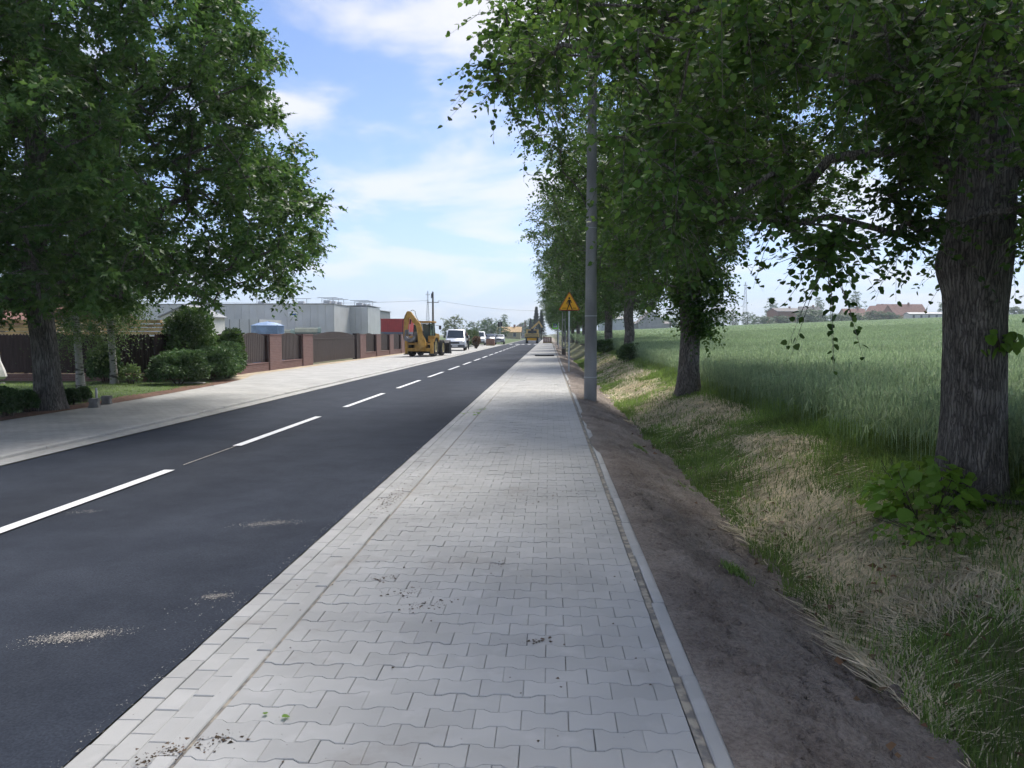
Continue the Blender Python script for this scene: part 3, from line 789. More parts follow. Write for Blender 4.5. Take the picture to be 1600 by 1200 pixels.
# ------------------------------------------------------------------ wheat (instances of one square metre, in one object)
def wheat_patch(n, size, rng):
    x = rng.uniform(-size / 2, size / 2, n); y = rng.uniform(-size / 2, size / 2, n)
    P = np.stack([x, y, 0 * x], 1); Vs, Fs, off = [], [], 0
    h = rng.uniform(0.66, 0.86, n)
    ln = rng.normal(0, 0.07, (n, 2))
    V, F = blades(P, h, np.full(n, 0.006), ln, rng, 0.1); Vs.append(V); Fs.append(F); off += len(V)      # stems
    ear = P + np.stack([ln[:, 0], ln[:, 1], np.ones(n)], 1) * (h * 0.93)[:, None]
    V, F = blades(ear, rng.uniform(0.07, 0.11, n), np.full(n, 0.016), rng.normal(0, 0.3, (n, 2)), rng, 0.2); Vs.append(V); Fs.append(F + off); off += len(V)
    for q in (0.45, 0.65, 0.82):
        lp = P + np.stack([ln[:, 0], ln[:, 1], np.ones(n)], 1) * (h * q)[:, None]
        V, F = blades(lp, rng.uniform(0.16, 0.28, n), np.full(n, 0.013), rng.normal(0, 0.7, (n, 2)), rng, 0.75); Vs.append(V); Fs.append(F + off); off += len(V)
    return np.concatenate(Vs), np.concatenate(Fs)
def wheat_object(name, seed, x0, x1, y0, y1, step, sxy, patch_n, label):
    r = np.random.default_rng(seed)
    V, F = wheat_patch(patch_n, 1.05, r)
    o = link_mesh(name, np_mesh(name, V, F), M['wheat'])
    ng = bpy.data.node_groups.new(name, 'GeometryNodeTree')
    ng.interface.new_socket('Geometry', in_out='INPUT', socket_type='NodeSocketGeometry')
    ng.interface.new_socket('Geometry', in_out='OUTPUT', socket_type='NodeSocketGeometry')
    N, L = ng.nodes, ng.links
    gi, go = N.new('NodeGroupInput'), N.new('NodeGroupOutput')
    # points of the field as a mesh held in the tree: a grid moved onto the ground
    nx, ny = int((x1 - x0) / step) + 1, int((y1 - y0) / step) + 1
    grid = N.new('GeometryNodeMeshGrid')
    grid.inputs['Size X'].default_value = (nx - 1) * step; grid.inputs['Size Y'].default_value = (ny - 1) * step
    grid.inputs['Vertices X'].default_value = nx; grid.inputs['Vertices Y'].default_value = ny
    pos = N.new('GeometryNodeInputPosition'); sx = N.new('ShaderNodeSeparateXYZ'); L.new(pos.outputs[0], sx.inputs[0])
    def mth(op, a, b=0.0, c=None):
        m = N.new('ShaderNodeMath'); m.operation = op
        for i, v in enumerate((a, b) if c is None else (a, b, c)):
            if isinstance(v, (int, float)): m.inputs[i].default_value = v
            else: L.new(v, m.inputs[i])
        return m.outputs[0]
    X = mth('ADD', sx.outputs[0], x0 + (nx - 1) * step / 2); Yv = mth('ADD', sx.outputs[1], y0 + (ny - 1) * step / 2)
    fc = N.new('ShaderNodeFloatCurve'); 
    # rise along the road, as in H(): piecewise linear by clamped segments
    z = mth('MULTIPLY', mth('MAXIMUM', mth('SUBTRACT', X, 4.4), 0.0), 0.0384)
    N.remove(fc)
    for ya, yb, dz in ((18, 40, 0.28), (40, 55, 0.18), (55, 100, 0.34), (100, 300, 0.7)):
        t = mth('DIVIDE', mth('SUBTRACT', Yv, ya), yb - ya)
        t = mth('MINIMUM', mth('MAXIMUM', t, 0.0), 1.0)
        z = mth('ADD', z, mth('MULTIPLY', t, dz))
    z = mth('ADD', z, 0.08)
    cb = N.new('ShaderNodeCombineXYZ')
    rv = N.new('FunctionNodeRandomValue'); rv.data_type = 'FLOAT_VECTOR'
    rv.inputs[0].default_value = (-step * 0.12, -step * 0.12, -0.05); rv.inputs[1].default_value = (step * 0.12, step * 0.12, 0.03)
    L.new(X, cb.inputs[0]); L.new(Yv, cb.inputs[1]); L.new(z, cb.inputs[2])
    va = N.new('ShaderNodeVectorMath'); va.operation = 'ADD'; L.new(cb.outputs[0], va.inputs[0]); L.new(rv.outputs[0], va.inputs[1])
    sp = N.new('GeometryNodeSetPosition'); L.new(grid.outputs['Mesh'], sp.inputs['Geometry']); L.new(va.outputs[0], sp.inputs['Position'])
    iop = N.new('GeometryNodeInstanceOnPoints'); L.new(sp.outputs[0], iop.inputs['Points']); L.new(gi.outputs[0], iop.inputs['Instance'])
    rr = N.new('FunctionNodeRandomValue'); rr.data_type = 'FLOAT_VECTOR'
    rr.inputs[0].default_value = (-0.03, -0.03, 0); rr.inputs[1].default_value = (0.03, 0.03, 6.283)
    L.new(rr.outputs[0], iop.inputs['Rotation'])
    rs = N.new('FunctionNodeRandomValue'); rs.data_type = 'FLOAT_VECTOR'; rs.inputs[0].default_value = (sxy, sxy, 0.92); rs.inputs[1].default_value = (sxy * 1.1, sxy * 1.1, 1.08)
    for i_, (nd, sd) in enumerate(((rv, 1), (rr, 2), (rs, 3))): nd.inputs['Seed'].default_value = sd + seed
    L.new(rs.outputs[0], iop.inputs['Scale'])
    # keep only the part of the field the place shows: x < 0.75 y + 4
    dg = N.new('GeometryNodeDeleteGeometry'); dg.domain = 'INSTANCE'
    p2 = N.new('GeometryNodeInputPosition'); s2 = N.new('ShaderNodeSeparateXYZ'); L.new(p2.outputs[0], s2.inputs[0])
    lim = mth('ADD', mth('MULTIPLY', s2.outputs[1], 0.78), 4.0)
    cmp = N.new('FunctionNodeCompare'); cmp.operation = 'GREATER_THAN'; L.new(s2.outputs[0], cmp.inputs[0]); L.new(lim, cmp.inputs[1])
    L.new(iop.outputs[0], dg.inputs[0]); L.new(cmp.outputs[0], dg.inputs['Selection'])
    L.new(dg.outputs[0], go.inputs[0])
    md = o.modifiers.new('field', 'NODES'); md.node_group = ng
    tag(o, label, 'wheat', kind='stuff')
    return o
wheat_object('wheat', 3, 4.7, 44, 3.0, 66, 0.85, 1.0, 170, 'green wheat standing in the field behind the lime trees')
wheat_object('wheat_beyond', 4, 5.2, 230, 66, 298, 2.5, 2.9, 170, 'pale green wheat on the far part of the field')
wheat_object('wheat_middle', 6, 44.5, 110, 40, 66, 2.5, 2.9, 170, 'green wheat on the rising outer part of the field')

# ------------------------------------------------------------------ trees
T_HEART = (np.array([[0, 0, -0.02], [0.16, 0.40, 0.05], [0.58, 0.42, 0.03], [1.05, 0, -0.09], [0.58, -0.42, 0.03], [0.16, -0.40, 0.05]]),
           np.array([[0, 2, 1], [0, 3, 2], [0, 4, 3], [0, 5, 4]]))
T_OAK = (np.array([[0, 0, 0], [0.42, 0.30, 0.03], [0.55, 0.10, 0], [1.0, 0.05, -0.06], [0.60, -0.12, 0], [0.50, -0.32, 0.03]]),
         np.array([[0, 2, 1], [0, 3, 2], [0, 4, 3], [0, 5, 4]]))
T_DIAMOND = (np.array([[0, 0, 0], [0.45, 0.36, 0.05], [1.0, 0, 0], [0.45, -0.36, 0.05]]), np.array([[0, 2, 1], [0, 3, 2]]))
def leaves(P, axis, normal, size, tmpl):
    T, Ft = tmpl
    u = unit(axis); w = unit(normal - (normal * u).sum(1, keepdims=True) * u); v = np.cross(w, u)
    V = P[:, None] + size[:, None, None] * (T[None, :, 0:1] * u[:, None] + T[None, :, 1:2] * v[:, None] + T[None, :, 2:3] * w[:, None])
    F = (np.arange(len(P))[:, None, None] * len(T) + Ft[None]).reshape(-1, 3)
    return V.reshape(-1, 3), F

def sprays(C, rng, per=6, J=12, length=(0.35, 0.75), droop=0.35, size=(0.06, 0.095), tmpl=T_HEART, up=0.75, centre=None, zf=0.45):
    """leafy twigs around each clump centre; returns leaf mesh arrays and the twig polylines"""
    n = len(C) * per
    c = np.repeat(C, per, 0)
    d = rng.normal(0, 1, (n, 3)); d[:, 2] = d[:, 2] * zf - 0.05
    if centre is not None: d += 0.8 * unit(c - centre)
    d = unit(d); L = rng.uniform(*length, n)
    t = (np.arange(J) + 0.6) / J
    tt = np.clip(t[None] + rng.normal(0, 0.03, (n, J)), 0.02, 1.05)
    P = c[:, None] + d[:, None] * (L[:, None] * tt)[..., None]
    P[..., 2] -= droop * L[:, None] * tt ** 2
    side = unit(np.cross(d, np.array([0, 0, 1.0])[None] + rng.normal(0, 0.25, (n, 3))))
    sgn = np.where(np.arange(J) % 2 == 0, 1.0, -1.0)[None, :, None]
    ax = 0.55 * d[:, None] + 0.9 * side[:, None] * sgn + rng.normal(0, 0.35, (n, J, 3)); ax[..., 2] -= 0.35
    nr = np.array([0, 0, up])[None, None] + rng.normal(0, 0.45, (n, J, 3))
    sz = rng.uniform(*size, (n, J)) * (1 - 0.25 * tt)
    P = P + unit(ax) * 0.015
    V, F = leaves(P.reshape(-1, 3), ax.reshape(-1, 3), nr.reshape(-1, 3), sz.ravel(), tmpl)
    tw = np.stack([c, c + d * (L * 0.5)[:, None] - np.array([0, 0, 1]) * (droop * L * 0.25)[:, None], c + d * L[:, None] - np.array([0, 0, 1]) * (droop * L)[:, None]], 1)
    return V, F, tw

def grow(trunk, clusters, rng, seg=0.6, min_z=2.0, arch=0.10, wander=0.10):
    """branch skeleton: trunk polyline nodes, then every clump joins the nearest good node"""
    P = [np.array(p[:3], float) for p in trunk]; par = [i - 1 for i in range(len(trunk))]
    fixed = [p[3] for p in trunk]
    T = np.array(P)
    ok = [p[2] >= min_z for p in P]
    axis_top = T[-1]
    dist = np.min(np.linalg.norm(clusters[:, None] - T[None, ok], axis=2), 1)
    A = np.zeros((len(trunk) + len(clusters) * 14, 3)); A[:len(P)] = T
    valid = np.zeros(len(A), bool); valid[:len(P)] = ok
    depth = np.zeros(len(A)); n = len(P)
    for ci in np.argsort(dist):
        c = clusters[ci]
        v = c - A[:n]; d = np.linalg.norm(v, axis=1)
        cost = d * (1 + 0.5 * np.clip(-v[:, 2] / np.maximum(d, 0.01), 0, 1)) + 0.04 * depth[:n]
        cost[~valid[:n]] = 1e9
        k = int(np.argmin(cost)); dd = d[k]
        m = max(1, int(math.ceil(dd / seg))); m = min(m, 13)
        off = rng.normal(0, 1, 3); off[2] *= 0.5
        prev = k
        for q in range(1, m + 1):
            t = q / m
            p = A[k] * (1 - t) + c * t + off * (wander * dd * math.sin(math.pi * t)) + np.array([0, 0, arch * dd * math.sin(math.pi * t)])
            A[n] = p; valid[n] = True; depth[n] = depth[prev] + 1; par.append(prev); fixed.append(None); prev = n; n += 1
    return A[:n], np.array(par), fixed

def skeleton_mesh(A, par, fixed, r0=0.010, power=0.5, sides=6, rmin=0.006, skip=0, rmax=0.2):
    n = len(A); cnt = np.zeros(n)
    haschild = np.zeros(n, bool); haschild[par[par >= 0]] = True
    cnt[~haschild] = 1
    for i in range(n - 1, 0, -1):
        if par[i] >= 0: cnt[par[i]] += cnt[i]
    R = np.minimum(np.maximum(rmin, r0 * cnt ** power), rmax)
    for i, f in enumerate(fixed):
        if f is not None: R[i] = f
    main = {}
    for i in range(1, n):
        p = par[i]
        if p not in main or R[i] > R[main[p]]: main[p] = i
    idx = np.array([i for i in range(skip + 1, n)])
    pa = par[idx]
    d = unit(A[idx] - A[pa])
    ref = np.where(np.abs(d[:, 2:3]) > 0.9, np.array([[1.0, 0, 0]]), np.array([[0, 0, 1.0]]))
    s1 = unit(np.cross(d, ref)); s2 = np.cross(d, s1)
    a = np.arange(sides) * 2 * math.pi / sides
    ring = np.cos(a)[None, :, None] * s1[:, None] + np.sin(a)[None, :, None] * s2[:, None]
    rb = np.minimum(R[pa], R[idx] * 1.25)
    ext = d * (R[idx] * 0.25)[:, None]
    V = np.concatenate([A[pa][:, None] - ext[:, None] + ring * rb[:, None, None], A[idx][:, None] + ext[:, None] + ring * R[idx][:, None, None]], 1).reshape(-1, 3)
    b = np.arange(len(idx))[:, None, None] * 2 * sides
    k = np.arange(sides); k2 = (k + 1) % sides
    F = (b + np.stack([k, k2, sides + k2, sides + k], 1)[None]).reshape(-1, 4)
    return V, F

def trunk_mesh(nodes, rng, sides=48, dz=0.06, furrow=0.02, flare=0.5, burls=(), nf=17):
    """one continuous trunk: rings along the node polyline, furrowed bark and root flare"""
    Pn = np.array([p[:3] for p in nodes], float); Rn = np.array([p[3] for p in nodes])
    s = np.concatenate([[0], np.cumsum(np.linalg.norm(np.diff(Pn, axis=0), axis=1))])
    m = int(s[-1] / dz) + 1
    ss = np.linspace(0, s[-1], m)
    C = np.stack([np.interp(ss, s, Pn[:, k]) for k in range(3)], 1); R = np.interp(ss, s, Rn)
    a = np.arange(sides) * 2 * math.pi / sides
    Ag, Sg = np.meshgrid(a, ss)
    ph = rng.random(4) * 6.28
    rad = R[:, None] * (1 + 0.06 * np.sin(2 * Ag + ph[0] + 0.3 * Sg) + 0.04 * np.sin(3 * Ag + ph[1] - 0.5 * Sg))
    fl = np.exp(-Sg / 0.28) * flare
    rad *= 1 + fl * (0.55 + 0.45 * np.cos(5 * Ag + ph[2]))
    fur = fbm(Ag * nf / 6.283 * 2.0 + 0.5 * fbm(Ag, Sg * 2, 2) * 2, Sg * 1.3, 3)
    # make the furrows wrap: blend across the seam
    wr = np.clip((Ag - 5.6) / 0.68, 0, 1)
    fur = fur * (1 - wr) + fbm((Ag - 2 * math.pi) * nf / 6.283 * 2.0 + 0.5 * fbm(Ag, Sg * 2, 2) * 2, Sg * 1.3, 3) * wr
    rad += furrow * (1 - 2.2 * np.abs(fur))
    for (ba, bz, br, bh) in burls:
        da = np.arctan2(np.sin(Ag - ba), np.cos(Ag - ba))
        rad += bh * np.exp(-(da / br) ** 2 - ((Sg - bz) / (br * 0.55)) ** 2)
    V = np.stack([C[:, None, 0] + rad * np.cos(Ag), C[:, None, 1] + rad * np.sin(Ag), np.broadcast_to(C[:, None, 2], rad.shape)], 2).reshape(-1, 3)
    i = np.arange((m - 1) * sides); r = i // sides; c = i % sides; c2 = (c + 1) % sides
    F = np.stack([r * sides + c, r * sides + c2, (r + 1) * sides + c2, (r + 1) * sides + c], 1)
    return V, F

def merge(*parts):
    V, F, o = [], [], 0
    for v, f in parts:
        V.append(v); F.append(f + o); o += len(v)
    return np.concatenate(V), np.concatenate(F)

def make_tree(name, label, base, nodes, clusters, seed, bark, leafm, tmpl=T_DIAMOND, group=None, sides=40, furrow=0.02, burls=(), size=(0.07, 0.11), per=6, J=12,
              length=(0.35, 0.75), droop=0.35, min_z=2.2, twigs=False, flare=0.5, centre=None, r0=0.011, up=0.75, zf=0.45):
    """nodes and clusters are in local coordinates above the base"""
    rng = np.random.default_rng(seed)
    root = empty(name, base)
    tag(root, label, 'tree', group)
    A, par, fixed = grow(nodes, clusters, rng, min_z=min_z)
    bv, bf = skeleton_mesh(A, par, fixed, r0=r0, skip=len(nodes) - 1, rmax=nodes[-1][3])
    tv, tf = trunk_mesh(nodes, rng, sides, 0.06, furrow, flare, burls)
    V, F = merge((tv, tf), (bv, bf))
    V, F_, tw = V, F, None
    lv, lf, tw = sprays(clusters, rng, per, J, length, droop, size, tmpl, up, centre, zf)
    if twigs:
        n = len(tw); sd = 3
        a = np.arange(sd) * 2.094
        segs = []
        for q in range(2):
            p0, p1 = tw[:, q], tw[:, q + 1]; d = unit(p1 - p0)
            s1 = unit(np.cross(d, np.array([[0.1, 0.2, 1.0]]))); s2 = np.cross(d, s1)
            ring = np.cos(a)[None, :, None] * s1[:, None] + np.sin(a)[None, :, None] * s2[:, None]
            v = np.concatenate([p0[:, None] + ring * (0.005 - 0.002 * q), p1[:, None] + ring * (0.003 - 0.002 * q)], 1).reshape(-1, 3)
            k = np.arange(sd); k2 = (k + 1) % sd
            f = (np.arange(n)[:, None, None] * 6 + np.stack([k, k2, 3 + k2, 3 + k], 1)[None]).reshape(-1, 4)
            segs.append((v, f))
        V, F = merge((V, F), *segs)
    link_mesh('trunk', np_mesh('trunk', V, F, True), bark, root)
    link_mesh('crown', np_mesh('crown', lv, lf), leafm, root)
    return root

def crown_points(n, rng, prof, centre=(0, 0), shell=0.55, void=-0.26):
    """points through a crown whose radius at height z is given by prof [(z, r)...]; biased to the outside, lumpy"""
    zp = np.array([p[0] for p in prof]); rp = np.array([p[1] for p in prof])
    out = []
    while len(out) < n:
        z = rng.uniform(zp[0], zp[-1]); R = np.interp(z, zp, rp)
        if rng.random() > (R / rp.max()) ** 1.3 + 0.05: continue
        a = rng.random() * 2 * math.pi
        lump = 1 + 0.38 * float(fbm(np.array(a * 1.6 + 7), np.array(z * 0.55 + 3), 3))
        q = rng.random() ** (shell)
        out.append((centre[0] + R * lump * q * math.cos(a), centre[1] + R * lump * q * math.sin(a), z))
    C = np.array(out)
    # drop points in noise voids so that the crown has gaps between its clumps
    v = fbm(C[:, 0] * 0.55 + C[:, 2] * 0.35 + 4, C[:, 1] * 0.55 - C[:, 2] * 0.3 + 9, 2)
    return C[v > void]

def prune(C, base, polys_out, depth_only=None):
    """drop clumps that would hang in front of open sky or field in the photograph"""
    W = C + np.array(base)
    px, py, f = proj(W)
    keep = np.ones(len(C), bool)
    for poly in polys_out:
        keep &= ~(in_poly(px, py, poly) & (f > 0.3))
    return C[keep]

# --- the big lime next to the pavement
rng = np.random.default_rng(31)
b1 = (3.98, 7.35, float(H(3.98, 7.35)) - 0.05)
n1 = [(0, 0, 0, 0.30), (0.0, 0.0, 0.9, 0.275), (-0.02, 0, 1.8, 0.268), (0.0, 0.02, 2.35, 0.30), (0.02, 0.02, 3.0, 0.28), (0.0, 0.0, 4.0, 0.25), (0.05, 0.1, 5.0, 0.21), (0, 0.1, 6.2, 0.14), (0.1, 0, 7.4, 0.07)]
C = crown_points(2500, rng, [(2.0, 2.6), (2.6, 4.0), (3.6, 5.0), (5.0, 5.2), (6.2, 4.2), (7.6, 1.8)], shell=0.62)
sky_gap = [(0, -400), (795, -400), (785, 0), (800, 60), (790, 120), (830, 130), (900, 170), (960, 270), (1040, 400), (1050, 900), (0, 900)]
pole_gap = [(880, 90), (962, 90), (962, 620), (880, 620)]
gap2 = [(1080, 380), (1130, 340), (1160, 290), (1195, 290), (1205, 320), (1250, 320), (1265, 270), (1290, 260), (1400, 250), (1440, 310), (1475, 340), (1475, 900), (1000, 900), (1000, 470)]
gap3 = [(1265, 260), (1290, 205), (1400, 205), (1430, 300), (1400, 380), (1335, 420), (1290, 400)]
gap4 = [(1195, 150), (1250, 110), (1310, 130), (1360, 140), (1365, 215), (1295, 230), (1220, 210)]
gap5 = [(1560, 380), (1700, 380), (1700, 900), (1460, 900), (1460, 430)]
gap6 = [(1460, 150), (1600, 150), (1610, 330), (1600, 470), (1450, 470)]
W = C + np.array(b1); px, py, f = proj(W)
C = C[~((f < 4.3))]
C = prune(C, b1, [sky_gap, gap2, gap3, gap4, gap5, pole_gap])
W = C + np.array(b1); px, py, f = proj(W)
C = C[~(in_poly(px, py, gap6) & (f < 7.6))]
px, py, f = proj(C + np.array(b1)); C = C[(py > -60) | (rng.random(len(C)) < 0.28)]
# drooping outer twigs: a few hanging clumps as seen against the sky
hang = []
for (hx, hy, dd) in tuple((hx_, hy_ - (75 if hy_ > 300 else 0), dd_) for hx_, hy_, dd_ in ((1215, 420, 6.2), (1222, 400, 6.2), (1235, 425, 6.3), (1300, 440, 5.6), (1302, 465, 5.6), (1296, 485, 5.6), (1315, 430, 5.7), (1290, 455, 5.6), (1400, 440, 6.4), (1420, 420, 6.4), (1440, 440, 6.5), (1385, 380, 6.2), (1405, 360, 6.3), (1425, 395, 6.3), (775, 125, 7.2), (775, 100, 7.0), (790, 15, 7.0), (780, 50, 7.2), (795, 130, 7.3), (800, 90, 7.2))):
    gx_, gy_ = ground_at(hx, hy if hy > 525 else 900, 0)      # direction only
    cx, cy = (hx - 800) / FPX, (600 - hy) / FPX
    dy = math.cos(PITCH) + cy * math.sin(PITCH); dz = -math.sin(PITCH) + cy * math.cos(PITCH)
    c_, s_ = math.cos(YAW), math.sin(YAW)
    hang.append(((c_ * cx - s_ * dy) * dd - b1[0], (s_ * cx + c_ * dy) * dd - b1[1], CAM_H + dz * dd - b1[2]))
hang = np.array(hang)
C1 = np.concatenate([C, hang])
lime1 = make_tree('lime_tree', 'large lime tree with thick furrowed trunk and leafy shoots at its foot', b1, n1, C1, 41, M['bark'], M['lime'], T_HEART, 'lime trees in a row along the field', 128, 0.012,
                  burls=((math.pi * 0.98, 2.25, 0.42, 0.085), (4.4, 2.6, 0.4, 0.03)), size=(0.045, 0.082), per=8, J=15, length=(0.28, 0.62), droop=0.5, zf=0.65, min_z=2.6, twigs=True, flare=0.35, r0=0.0085)

# --- second lime, then copies of a third for the rest of the row
b2 = (3.66, 20.3, float(H(3.66, 20.3)) - 0.05)
n2 = [(0, 0, 0, 0.33), (0.0, 0, 0.8, 0.27), (0.03, 0, 1.6, 0.25), (0.0, 0, 2.4, 0.27), (0, 0, 3.4, 0.24), (0, 0, 5.0, 0.22), (0, 0.1, 7.5, 0.16), (0, 0, 10.5, 0.08)]
C = crown_points(2400, rng, [(2.7, 1.4), (3.6, 3.4), (5.2, 4.9), (7.5, 5.5), (10, 5.0), (12.5, 3.6), (14, 1.2)], shell=0.5)
sky2 = [(0, -300), (800, -300), (795, 150), (800, 205), (850, 235), (845, 330), (880, 385), (915, 420), (970, 450), (1000, 900), (0, 900)]
px, py, f = proj(C + np.array(b2)); C = C[~(in_poly(px, py, pole_gap) & (f < 19.9))]
C = prune(C, b2, [sky2, [(1160, 330), (1400, 330), (1400, 900), (1150, 900), (1140, 420)]])
sk = []
for q in range(46):       # leafy water shoots around the trunk
    a = q * 2.4; r = 0.34 + 0.30 * rng.random(); sk.append((r * math.cos(a) + 0.12, r * math.sin(a) - 0.15, rng.uniform(2.1, 3.3)))
for q in range(22): sk.append((0.28 + rng.normal(0, 0.14), -0.38 + rng.normal(0, 0.1), rng.uniform(1.6, 2.5)))
C2 = np.concatenate([C, np.array(sk)])
make_tree('lime_tree', 'lime tree with leafy shoots bulging from its trunk behind the concrete pole', b2, n2, C2, 42, M['bark'], M['lime'], T_DIAMOND, 'lime trees in a row along the field', 48, 0.016,
          size=(0.09, 0.135), per=7, J=11, length=(0.28, 0.7), droop=0.35, min_z=1.3, flare=0.3, r0=0.0095, zf=0.8)

n3 = [(0, 0, 0, 0.34), (0.0, 0, 0.7, 0.27), (0.05, 0, 1.4, 0.26), (-0.03, 0, 2.2, 0.25), (0.02, 0, 3.2, 0.24), (0, 0, 5.0, 0.21), (0, 0.1, 7.5, 0.15), (0, 0, 10.5, 0.07)]
C = crown_points(1500, rng, [(2.6, 1.6), (3.4, 3.6), (5.0, 4.7), (7.5, 5.3), (10, 4.9), (12.5, 3.4), (14, 1.2)], shell=0.45)
p3 = (4.25, 41.0, float(H(4.25, 41)) - 0.05)
lime3 = make_tree('lime_tree', 'lime tree with a slightly leaning trunk above a low bush, third in the row', p3, n3, C, 43, M['bark'], M['lime2'], T_DIAMOND, 'lime trees in a row along the field', 32, 0.015,
                  size=(0.12, 0.18), per=6, J=9, length=(0.3, 0.85), droop=0.35, min_z=2.4, flare=0.4, r0=0.011, zf=0.8)
more = [(4.15, 53.5, 1.9, 0.95, 'lime tree with a split hollow trunk, fourth in the row from the thick furrowed one'),
        (3.9, 67, 3.4, 0.90, 'slender lime tree further along the row, beyond the split hollow trunk'),
        (3.7, 80, 5.0, 0.86, None), (3.6, 94, 0.8, 0.86, None), (3.4, 108, 2.6, 0.82, None), (3.2, 124, 4.1, 0.80, None), (3.0, 142, 5.6, 0.8, None), (3.0, 162, 1.2, 0.8, None)]
for x, y, rz, sc, lb in more:
    t = copy_tree(lime3); t.location = (x, y, float(H(x, y)) - 0.05); t.rotation_euler = (0, 0, rz); t.scale = (sc, sc, sc)
    t['label'] = lb or 'distant lime tree at the far end of the roadside row'

# --- oak across the road
bo = (-10.45, 15.55, 0.03)
no = [(0, 0, 0, 0.30), (-0.02, 0, 0.6, 0.262), (-0.05, 0, 1.3, 0.245), (-0.12, 0, 2.0, 0.245), (-0.18, 0.0, 2.35, 0.27), (-0.22, 0.05, 3.0, 0.23), (-0.2, 0.1, 4.2, 0.20), (-0.1, 0.1, 6.0, 0.17), (0, 0, 8.0, 0.13), (0.1, 0, 10.0, 0.07)]
C = crown_points(3400, rng, [(1.95, 3.2), (2.4, 5.0), (3.2, 6.3), (4.3, 6.6), (6.0, 5.6), (7.5, 5.2), (9.0, 4.6), (11, 3.4), (12.5, 1.2)], shell=0.5, void=-0.30)
oak_sky = [(372, -400), (372, 0), (405, 60), (440, 92), (437, 140), (442, 190), (468, 225), (455, 268), (478, 290), (505, 305), (528, 345), (512, 385), (480, 405), (455, 425), (450, 462), (425, 468), (395, 432), (372, 420), (358, 462), (335, 480), (318, 470), (300, 452), (250, 455), (215, 475), (170, 478), (60, 478), (0, 470), (0, 900), (900, 900), (900, -400)]
C = prune(C, bo, [oak_sky])
px, py, f = proj(C + np.array(bo)); C = C[(py > -60) | (rng.random(len(C)) < 0.5)]
oak_in = np.array([(0.9, 0.2, 2.55), (1.6, 0.0, 2.75), (2.4, -0.2, 2.8), (3.4, 0, 2.7), (4.2, 0.1, 2.6)])
C = np.concatenate([C, oak_in])
make_tree('oak_tree', 'broad oak with a dark ridged trunk beside the lay-by', bo, no, C, 44, M['oakbark'], M['oak'], T_OAK, None, 56, 0.014,
          size=(0.125, 0.19), per=7, J=11, length=(0.25, 0.64), droop=0.12, min_z=1.9, flare=0.32, r0=0.0095, up=0.45, zf=0.95)

# --- birches on the lawn
def birch(px, low, h, seed, label):
    x, yy = ground_at(px[0], px[1]); r = np.random.default_rng(seed)
    nb = [(0, 0, 0, 0.13), (-0.02, 0, 0.7, 0.105), (-0.08, 0, 2, 0.10), (-0.1, 0, 4, 0.08), (-0.05, 0, 6.5, 0.05), (0, 0, h - 0.5, 0.02)]
    Cb = crown_points(700, r, [(0.9 + low, 0.5), (1.5 + low, 1.0), (3.2 + low, 1.5), (5.0 + low, 1.6), (h - 1, 0.9), (h, 0.3)], shell=0.5)
    ax = np.hypot(Cb[:, 0], Cb[:, 1])
    Cb = Cb[(Cb[:, 2] > 1.7) | (np.abs(Cb[:, 0]) > 0.35)]
    make_tree('birch_tree', label, (x - 0.15, yy, 0.02), nb, Cb, seed, M['birchbark'], M['birch_leaf'], T_DIAMOND, None, 24, 0.004,
              size=(0.055, 0.09), per=6, J=9, length=(0.35, 0.85), droop=0.95, min_z=1.6, flare=0.2, r0=0.004, up=0.3)
birch((134, 609), 0.1, 8.0, 51, 'birch with white and dark patched trunk nearer the oak')
birch((186, 602), 0.9, 8.5, 52, 'birch with a straighter white trunk beside a small yellowish shrub')

# ------------------------------------------------------------------ bushes and hedges
def bush_geo(n, rx, ry, rz, rng, size, tmpl=T_DIAMOND, lump=0.3, up=0.4, box=False, zmin=-0.6):
    d = unit(rng.normal(0, 1, (n, 3)))
    d[:, 2] = np.where(d[:, 2] < zmin, -d[:, 2], d[:, 2])
    if box:
        p = np.power(np.abs(d), 0.45); d2 = d / np.max(np.abs(d), axis=1, keepdims=True); d = 0.6 * d2 + 0.4 * d
    a = np.arctan2(d[:, 1], d[:, 0])
    k = 1 + lump * fbm(a * 1.7 + 5, d[:, 2] * 2.3 + 2, 3)
    q = (1 - 0.55 * rng.random(n) ** 2.2) * k
    P = d * q[:, None] * np.array([rx, ry, rz])
    nr = d * 0.6 + np.array([0, 0, up]) + rng.normal(0, 0.45, (n, 3))
    ax = d + rng.normal(0, 0.7, (n, 3)) + np.array([0, 0, 0.2])
    return leaves(P, ax, nr, rng.uniform(size[0], size[1], n), tmpl)
def bush(name, label, cat, loc, r, n, size, mat, seed, group=None, lump=0.3, box=False, stem=0.03, tmpl=T_DIAMOND, rz=0.0, zmin=-0.6):
    g = np.random.default_rng(seed)
    root = empty(name, loc, rz); tag(root, label, cat, group)
    V, F = bush_geo(n, *r, g, size, tmpl, lump, 0.4, box, zmin); V[:, 2] += r[2] * 0.95
    link_mesh('foliage', np_mesh('foliage', V, F), mat, root)
    m = MB()
    for k in range(4):
        a = k * 1.7 + seed; m.tube((0.04 * math.cos(a), 0.04 * math.sin(a), -0.05), (r[0] * 0.5 * math.cos(a), r[1] * 0.5 * math.sin(a), r[2] * 1.1), stem, stem * 0.4, 5)
    m.build('stem', M['twig'], root)
    return root
ball = 'clipped boxwood balls along the lay-by'
